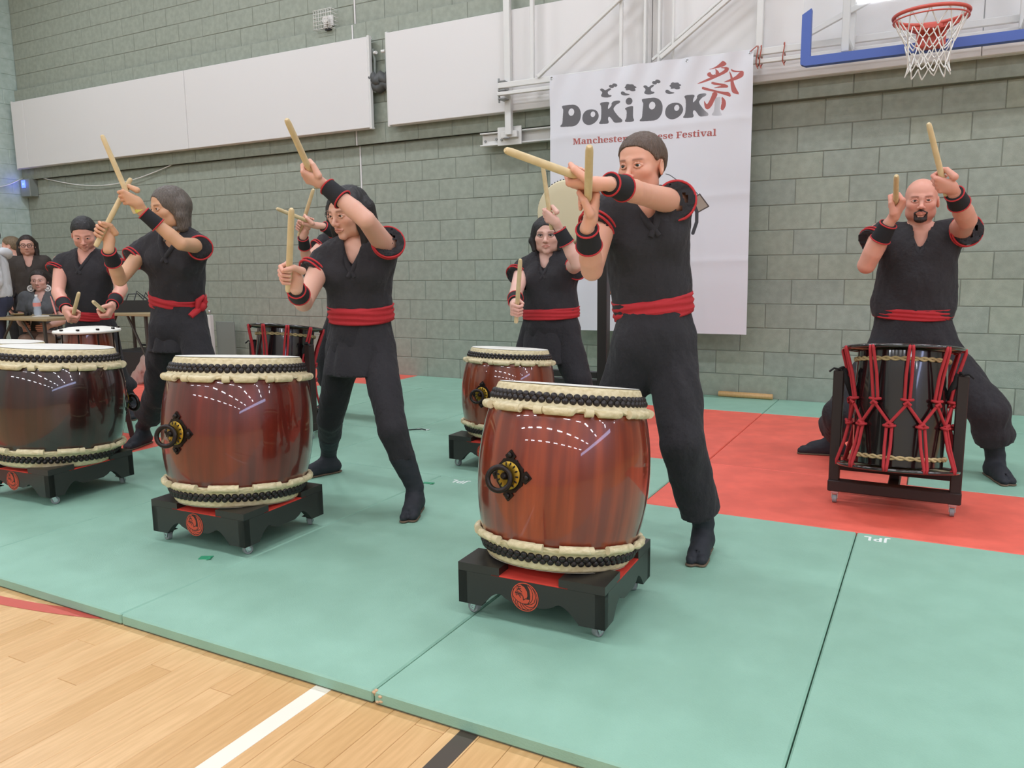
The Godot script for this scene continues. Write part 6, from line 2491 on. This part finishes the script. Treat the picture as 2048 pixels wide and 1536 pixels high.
	person({
		"head": Vector3(-3.956, 1.529, 2.119),
		"face": Vector3(0.027, -0.087, 0.996),
		"neck": Vector3(-3.934, 1.376, 2.098),
		"pelvis": Vector3(-3.903, 0.893, 2.098),
		"armL": [Vector3(-3.817, 1.345, 2.047), Vector3(-3.730, 1.322, 2.312), Vector3(-3.759, 1.420, 2.523), Vector3(-3.826, 1.451, 2.587)],
		"armR": [Vector3(-4.095, 1.320, 2.129), Vector3(-4.059, 1.186, 2.372), Vector3(-3.961, 1.351, 2.507), Vector3(-3.948, 1.426, 2.525)],
		"stL": [Vector3(-3.827, 1.430, 2.500), Vector3(-3.821, 1.520, 2.889)],
		"stR": [Vector3(-4.003, 1.358, 2.504), Vector3(-3.762, 1.663, 2.597)],
		"legL": [Vector3(-3.813, 0.773, 2.098), Vector3(-3.688, 0.451, 2.143), Vector3(-3.623, 0.090, 2.048), Vector3(0.300, 0.000, 0.950)],
		"legR": [Vector3(-3.993, 0.773, 2.098), Vector3(-4.118, 0.451, 2.143), Vector3(-4.183, 0.090, 2.048), Vector3(-0.300, 0.000, 0.950)],
		"label": "player with long dark hair and glasses, mostly hidden behind the woman with long black hair",
		"skin": "d6a48f",
		"hair": "long",
		"hair_mat": "hair_brown",
		"waist": 0.15,
		"chest": 0.155,
		"cell": 0.012,
		"skirt": 0.6,
		"thigh": 0.1,
		"knee": 0.085,
		"cuff": 0.078,
		"cuff_at": 0.6,
		"gather": true,
		"glasses": true,
		"arm": 0.042,
		"dark_sticks": false,
		"stick_labels": ["dark blurred drumstick pointing away from the half hidden player's level forearm", "pale slanting drumstick in the half hidden player's upright fist"],
		"group": "taiko drummers in black tunics and red sashes"})

# a figure at rest: joints from a place, a height and the way it faces
func rest_pose(at: Vector3, H: float, yaw: float, seated := false, lean := 0.0) -> Dictionary:
	var f := Vector3(sin(yaw), 0, cos(yaw))
	var x := Vector3(cos(yaw), 0, -sin(yaw))
	var u := H / 1.72
	var hip := 0.50 if seated else 0.98 * u
	var P := at + Vector3(0, hip, 0)
	var N := P + Vector3(0, 0.44 * u, 0) + f * lean
	var d := {"pelvis": P, "neck": N, "head": N + Vector3(0, 0.165 * u, 0) + f * 0.03, "face": f}
	for s in [1.0, -1.0]:
		var k := "L" if s > 0 else "R"
		var sh: Vector3 = N + x * s * 0.175 * u - Vector3(0, 0.035, 0)
		var el: Vector3 = sh + Vector3(0, -0.27 * u, 0) + x * s * 0.05 + f * (0.06 if seated else -0.02)
		var wr: Vector3 = el + Vector3(0, -0.05 if seated else -0.22 * u, 0) + f * (0.21 if seated else 0.08) - x * s * (0.10 if seated else 0.0)
		d["arm" + k] = [sh, el, wr, wr + (wr - el).normalized() * 0.08]
		var hp: Vector3 = P + x * s * 0.09 - Vector3(0, 0.09, 0)
		var an: Vector3 = Vector3(at.x, 0.09 + at.y, at.z) + x * s * 0.11 + f * (0.40 if seated else 0.0)
		var kn: Vector3 = (hp + f * 0.40 + Vector3(0, 0.02, 0)) if seated else (hp + an) * 0.5 + f * 0.03
		d["leg" + k] = [hp, kn, an, f]
	return d

func onlookers() -> void:
	var base := {"sash": false, "bands": false, "cell": 0.013, "cuff_at": 0.9, "cuff": 0.07, "knee": 0.07, "thigh": 0.09, "fold": 0.012, "group": "onlookers by the tables"}
	var c := rest_pose(Vector3(-9.46, -0.04, 1.19), 1.60, 0.95)
	c.merge(base)
	c.merge({"label": "man with long brown hair, glasses and dark jacket standing behind the seated woman", "male": true, "skin": "d2a08d", "hair": "longback", "hair_mat": "hair_brown", "glasses": true, "top": "long", "top_mat": "jacket", "waist": 0.15, "chest": 0.16, "vee": 1.5, "leg_mat": "tee_black"})
	person(c)
	c = rest_pose(Vector3(-8.93, -0.04, 1.40), 1.62, 0.75, true)
	c.merge(base)
	c.merge({"label": "seated woman with dark hair, big white ring earrings and a grey short sleeved top", "skin": "dcae9f", "hair": "longback", "hair_mat": "hair_brown", "top": "short", "top_mat": "cardigan", "waist": 0.165, "chest": 0.165, "wide": 1.06, "arm": 0.05, "leg_mat": "grey_cloth", "vee": 1.3, "bust": 0.08})
	var w := person(c)
	var fx: Vector3 = Vector3(cos(0.75), 0, -sin(0.75))
	for s in [-1.0, 1.0]:
		var b := MB.new()
		b.torus(c.head - w.position + fx * s * 0.085 + Vector3(0, -0.085, 0.01), c.face, 0.030, 0.008, 24, 8)
		b.tube([c.head - w.position + fx * s * 0.082 + Vector3(0, -0.035, 0), c.head - w.position + fx * s * 0.085 + Vector3(0, -0.058, 0.01)], [0.003], 5)
		b.box(c.head - w.position + fx * s * 0.085 + Vector3(0, -0.085, 0.01), Vector3(0.03, 0.03, 0.004), 0.001, Basis(Vector3.UP, 0.75))
		obj("earring", b, M.white_plastic, w)
	var ch := thing("chair", "plain dark chair under the seated woman at the table", "chair", Vector3(-8.93, -0.04, 1.40), 0.75)
	var q := MB.new()
	q.box(Vector3(0, 0.43, 0.02), Vector3(0.42, 0.035, 0.42), 0.01)
	obj("seat", q, M.black_plastic, ch)
	q = MB.new()
	q.box(Vector3(0, 0.72, -0.22), Vector3(0.40, 0.30, 0.02), 0.008)
	obj("backrest", q, M.black_plastic, ch)
	for sx in [-1.0, 1.0]:
		for sz in [-1.0, 1.0]:
			q = MB.new()
			q.tube([Vector3(sx * 0.19, 0.0, sz * 0.19 + 0.02), Vector3(sx * 0.18, 0.42, sz * 0.18 + 0.01)], [0.012], 8)
			if sz < 0:
				q.tube([Vector3(sx * 0.18, 0.42, -0.17), Vector3(sx * 0.18, 0.80, -0.23)], [0.012], 8)
			obj("leg", q, M.steel_grey, ch)
	c = rest_pose(Vector3(-8.85, -0.04, 1.93), 1.66, -0.55)
	c.merge(base)
	c.merge({"label": "onlooker in a white hooded top and dark blue jeans, cut off by the picture's edge", "male": true, "skin": "d7a592", "hair": "short", "hair_mat": "hair_black", "top": "long", "top_mat": "hoodie", "leg_mat": "denim", "waist": 0.165, "chest": 0.17, "blouse": 0.03, "vee": 0.4}, true)
	w = person(c)
	q = MB.new()
	var nk: Vector3 = c.neck - w.position
	var fz: Vector3 = c.face
	var path := []
	for i in 11:
		var a := PI * (i / 10.0) * 1.2 + PI * 0.9
		path.append(nk + Vector3(cos(a) * 0.10, 0.02 - 0.05 * absf(sin(a * 0.5)), sin(a) * 0.10) - fz * 0.04)
	q.tube(path, [0.03, 0.045, 0.05, 0.05, 0.05, 0.05, 0.05, 0.05, 0.05, 0.045, 0.03], 10)
	obj("hood", q, M.hoodie, w)
	c = rest_pose(Vector3(-10.32, -0.04, 0.86), 1.62, -0.9)
	c.merge(base)
	c.merge({"label": "fair haired onlooker in a white top, half hidden behind the man with glasses", "skin": "dda793", "hair": "short", "hair_mat": "hair_blond", "top": "long", "top_mat": "hoodie", "leg_mat": "tee_black", "vee": 0.5})
	person(c)

func tables() -> void:
	for k in 2:
		var at: Vector3 = [Vector3(-8.45, -0.04, 1.78), Vector3(-7.15, -0.04, 1.50)][k]
		var t := thing("folding_table", ["wooden topped folding table in front of the seated woman", "wooden topped folding table carrying the black mixing desk"][k], "table", at, 0.06, "folding tables of the onlookers")
		var ln: float = [1.15, 0.95][k]
		var H: float = [0.705, 0.76][k]
		var b := MB.new()
		b.box(Vector3(0, H - 0.014, 0), Vector3(ln, 0.028, 0.55), 0.004)
		obj("table_top", b, M.table_top, t)
		for sx in [-1.0, 1.0]:
			for sz in [-1.0, 1.0]:
				b = MB.new()
				b.bar(Vector3(sx * (ln / 2 - 0.12), 0, sz * 0.22), Vector3(sx * (ln / 2 - 0.12), H - 0.02, sz * 0.22), 0.028, 0.028)
				obj("leg", b, M.table_leg, t)
			b = MB.new()
			b.bar(Vector3(sx * (ln / 2 - 0.12), 0.30, -0.22), Vector3(sx * (ln / 2 - 0.12), 0.30, 0.22), 0.022, 0.022, Vector3.UP)
			obj("stretcher", b, M.table_leg, t)
			b = MB.new()
			b.bar(Vector3(sx * (ln / 2 - 0.12), 0.22, 0.20), Vector3(sx * 0.08, H - 0.03, 0.20), 0.02, 0.02)
			obj("brace", b, M.table_leg, t)
	# on the nearer table
	var y := 0.666
	var t := thing("water_bottle", "clear plastic bottle with a pale label on the seated woman's table", "bottle", Vector3(-8.50, y, 1.72))
	var b := MB.new()
	b.lathe([Vector2(0.0, 0.0), Vector2(0.034, 0.001), Vector2(0.038, 0.012), Vector2(0.037, 0.06), Vector2(0.033, 0.075), Vector2(0.038, 0.095), Vector2(0.038, 0.14), Vector2(0.030, 0.170), Vector2(0.014, 0.195), Vector2(0.013, 0.21)], 24)
	obj("bottle_body", b, M.bottle, t)
	b = MB.new()
	b.lathe([Vector2(0.0388, 0.098), Vector2(0.0388, 0.138)], 24)
	obj("paper_label", b, M.pink, t)
	b = MB.new()
	b.tube([Vector3(0, 0.205, 0), Vector3(0, 0.225, 0)], [0.015], 14)
	obj("cap", b, M.white_plastic, t)
	t = thing("plate", "shallow yellow straw hat like dish lying on the table by the white hooded onlooker", "dish", Vector3(-8.72, y, 1.78))
	b = MB.new()
	b.lathe([Vector2(0.0, 0.004), Vector2(0.05, 0.004), Vector2(0.09, 0.018), Vector2(0.092, 0.022), Vector2(0.06, 0.016), Vector2(0.0, 0.012)], 28)
	obj("dish", b, M.rattan, t)
	t = thing("camera", "small dark object on the table beside the yellow dish", "camera", Vector3(-8.61, y, 1.76), 0.5)
	b = MB.new()
	b.box(Vector3(0, 0.022, 0), Vector3(0.07, 0.04, 0.035), 0.006)
	b.tube([Vector3(0, 0.022, 0.015), Vector3(0, 0.022, 0.04)], [0.016], 14)
	obj("casing", b, M.black_plastic, t)
	for k in 2:
		t = thing("paper_sheet", ["white sheet of paper on the table below the white hooded onlooker", "white sheet of paper on the table beside the clear bottle"][k], "paper", [Vector3(-8.88, y, 1.88), Vector3(-8.33, y, 1.74)][k], 0.2 + k * 0.5, "papers on the table")
		b = MB.new()
		b.box(Vector3(0, 0.0015, 0), Vector3(0.21, 0.003, 0.15), 0.0)
		obj("sheet", b, M.white_plastic, t)
	t = thing("marker_pen", "slim pink pen standing up against the seated woman's top", "pen", Vector3(-8.36, y + 0.003, 1.62))
	b = MB.new()
	b.tube([Vector3(0.02, 0.006, 0), Vector3(-0.03, 0.15, 0), Vector3(-0.035, 0.165, 0), Vector3(-0.05, 0.20, 0)], [0.009, 0.009, 0.006, 0.004], 8)
	obj("barrel", b, M.pink, t)
	t = thing("phone", "black phone lying on the table near the small drum's player", "phone", Vector3(-8.18, y, 1.70), 0.3)
	b = MB.new()
	b.box(Vector3(0, 0.005, 0), Vector3(0.16, 0.009, 0.08), 0.003)
	obj("casing", b, M.black_plastic, t)
	# mixing desk on the further table
	y = 0.72
	t = thing("mixing_desk", "black mixing desk with knobs and cables on the further table", "mixing desk", Vector3(-7.17, y, 1.50), 0.5)
	b = MB.new()
	b.prism(PackedVector2Array([Vector2(-0.18, 0), Vector2(0.18, 0), Vector2(0.18, 0.05), Vector2(-0.18, 0.12)]), -0.26, 0.26, Transform3D(Basis(Vector3(0, 0, -1), Vector3.UP, Vector3(1, 0, 0)), Vector3.ZERO))
	obj("casing", b, M.black_plastic, t)
	b = MB.new()
	for i in 9:
		for j in 4:
			var z := -0.12 + j * 0.07
			b.tube([Vector3(-0.20 + i * 0.05, 0.097 - (z + 0.12) * 0.19, -z - 0.05), Vector3(-0.20 + i * 0.05, 0.115 - (z + 0.12) * 0.19, -z - 0.045)], [0.008], 7)
	obj("knobs", b, M.chrome, t)
	for i in 5:
		var a := i * 1.3
		b = MB.new()
		b.tube([Vector3(-0.2 + i * 0.09, 0.08, -0.17), Vector3(-0.18 + i * 0.09, 0.17 + 0.03 * sin(a), -0.22), Vector3(-0.1 + i * 0.07, 0.12 + 0.05 * cos(a), -0.26), Vector3(0.02 + i * 0.05, 0.01, -0.30)], [0.006], 6)
		obj("cable", b, M.rubber_black, t)
	t = thing("equipment_case", "dark equipment case on the floor under the mixing desk's table", "case", Vector3(-7.15, -0.04, 1.42), 0.1)
	b = MB.new()
	b.box(Vector3(0, 0.19, 0), Vector3(0.52, 0.36, 0.34), 0.02)
	obj("shell", b, M.rubber_black, t)
	b = MB.new()
	b.tube([Vector3(-0.1, 0.37, 0), Vector3(-0.09, 0.41, 0), Vector3(0.09, 0.41, 0), Vector3(0.1, 0.37, 0)], [0.012], 8)
	obj("handle", b, M.black_plastic, t)
	t = thing("coat_heap", "crumpled pale coat hung low under the mixing desk's table", "coat", Vector3(-6.98, -0.04, 1.58), 0.2)
	var f := Field.new(Vector3(-0.3, -0.01, -0.2), Vector3(0.3, 0.5, 0.2), 0.014)
	f.cone(Vector3(-0.12, 0.06, 0), Vector3(0.10, 0.30, 0.02), 0.09, 0.07)
	f.cone(Vector3(0.14, 0.05, 0.05), Vector3(0.05, 0.26, 0), 0.08, 0.08, 0.05)
	f.cut(Vector3(0, 0.002, 0), Vector3.DOWN)
	f.ripple(fold, 0.025, Vector3(12, 7, 12))
	b = MB.new()
	f.emit(b)
	obj("cloth", b, M.grey_cloth, t)

func small_things() -> void:
	# dowels along the wall
	for k in 2:
		var t := thing("wooden_dowel", ["long pale wooden dowel at the foot of the wall, seen whole, right of the banner", "pale wooden dowel whose end shows between the legs of the woman at the nearest drum"][k], "dowel", Vector3(-1.385 if k == 0 else -2.15, 0.024, 0.045), 0.0, "wooden dowels at the foot of the wall")
		var b := MB.new()
		b.tube([Vector3(-0.225, 0, 0), Vector3(-0.222, 0, 0), Vector3(0.222, 0, 0), Vector3(0.225, 0, 0)], [0.021, 0.024, 0.024, 0.021], 18)
		obj("rod", b, M.plank3, t)
	var b := MB.new()
	b.torus(Vector3.ZERO, Vector3(0.2, 0.1, 1).normalized(), 0.030, 0.005, 24, 7)
	var o := obj("rubber_ring", b, M.rubber_black, self)
	o.position = Vector3(0.495, 0.035, 0.045)
	tag(o, "small thin black ring leaning against the wall past the bald man", "ring")
	# bits of tape
	var bits := [[Vector3(-2.50, 0.0, 4.725), 0.5, 0.05, 0.034, "green_tape", "scrap of green tape on the mat before the wine red drum's trolley"], [Vector3(-2.315, 0.0, 3.43), 0.2, 0.06, 0.026, "green_tape", "scrap of green tape near the boot of the woman with long black hair"],
		[Vector3(-3.14, 0.0, 2.29), -0.1, 0.10, 0.03, "white_print", "white tape holding a cable down between the two rear drums"], [Vector3(-3.36, 0.0, 3.34), 0.4, 0.06, 0.025, "white_print", "white tape by the heel of the woman with long black hair"]]
	for q in bits:
		b = MB.new()
		b.box(Vector3(0, 0.0012, 0), Vector3(q[2], 0.0018, q[3]), 0.0, Basis(Vector3.UP, q[1]))
		b.box(Vector3(q[2] * 0.4, 0.0035, 0.004), Vector3(q[2] * 0.35, 0.0014, q[3] * 0.8), 0.0, Basis(Vector3.UP, q[1] + 0.3) * Basis(Vector3.BACK, 0.2))
		var tp := obj("tape_scrap", b, M[q[4]], self)
		tp.position = q[0]
		tag(tp, q[5], "tape")
	b = MB.new()
	b.tube([Vector3(-3.22, 0.004, 2.36), Vector3(-3.19, 0.004, 2.33), Vector3(-3.14, 0.006, 2.30), Vector3(-3.10, 0.005, 2.31)], [0.004], 6)
	tag(obj("cable_end", b, M.rubber_black, self), "short dark cable end under the white tape between the rear drums", "cable")
	var t := thing("speaker_foot", "black rubber footed equipment leg just entering the picture past the bald man", "stand", Vector3(0.60, 0.0, 0.78))
	b = MB.new()
	b.tube([Vector3(0, 0.012, 0), Vector3(0.03, 0.12, -0.02), Vector3(0.10, 0.34, -0.05)], [0.016, 0.013, 0.013], 10)
	obj("leg", b, M.black_plastic, t)
	b = MB.new()
	b.tube([Vector3(-0.004, 0.0, 0.0), Vector3(0.0, 0.016, 0)], [0.022, 0.018], 12)
	obj("rubber_foot", b, M.rubber_black, t)
	# yellow paper band on the grey haired woman's wrist
	b = MB.new()
	var wr := Vector3(-3.648, 1.445, 4.027)
	var ax := Vector3(-0.30, 0.85, 0.40).normalized()
	b.tube([wr - ax * 0.0085, wr + ax * 0.0085], [0.0305], 18, false)
	var yb := obj("paper_wristband", b, mat("yellow_paper", hexc("d6d060"), 0.6), self)
	tag(yb, "yellow paper wristband on the raised wrist of the grey haired woman", "wristband")
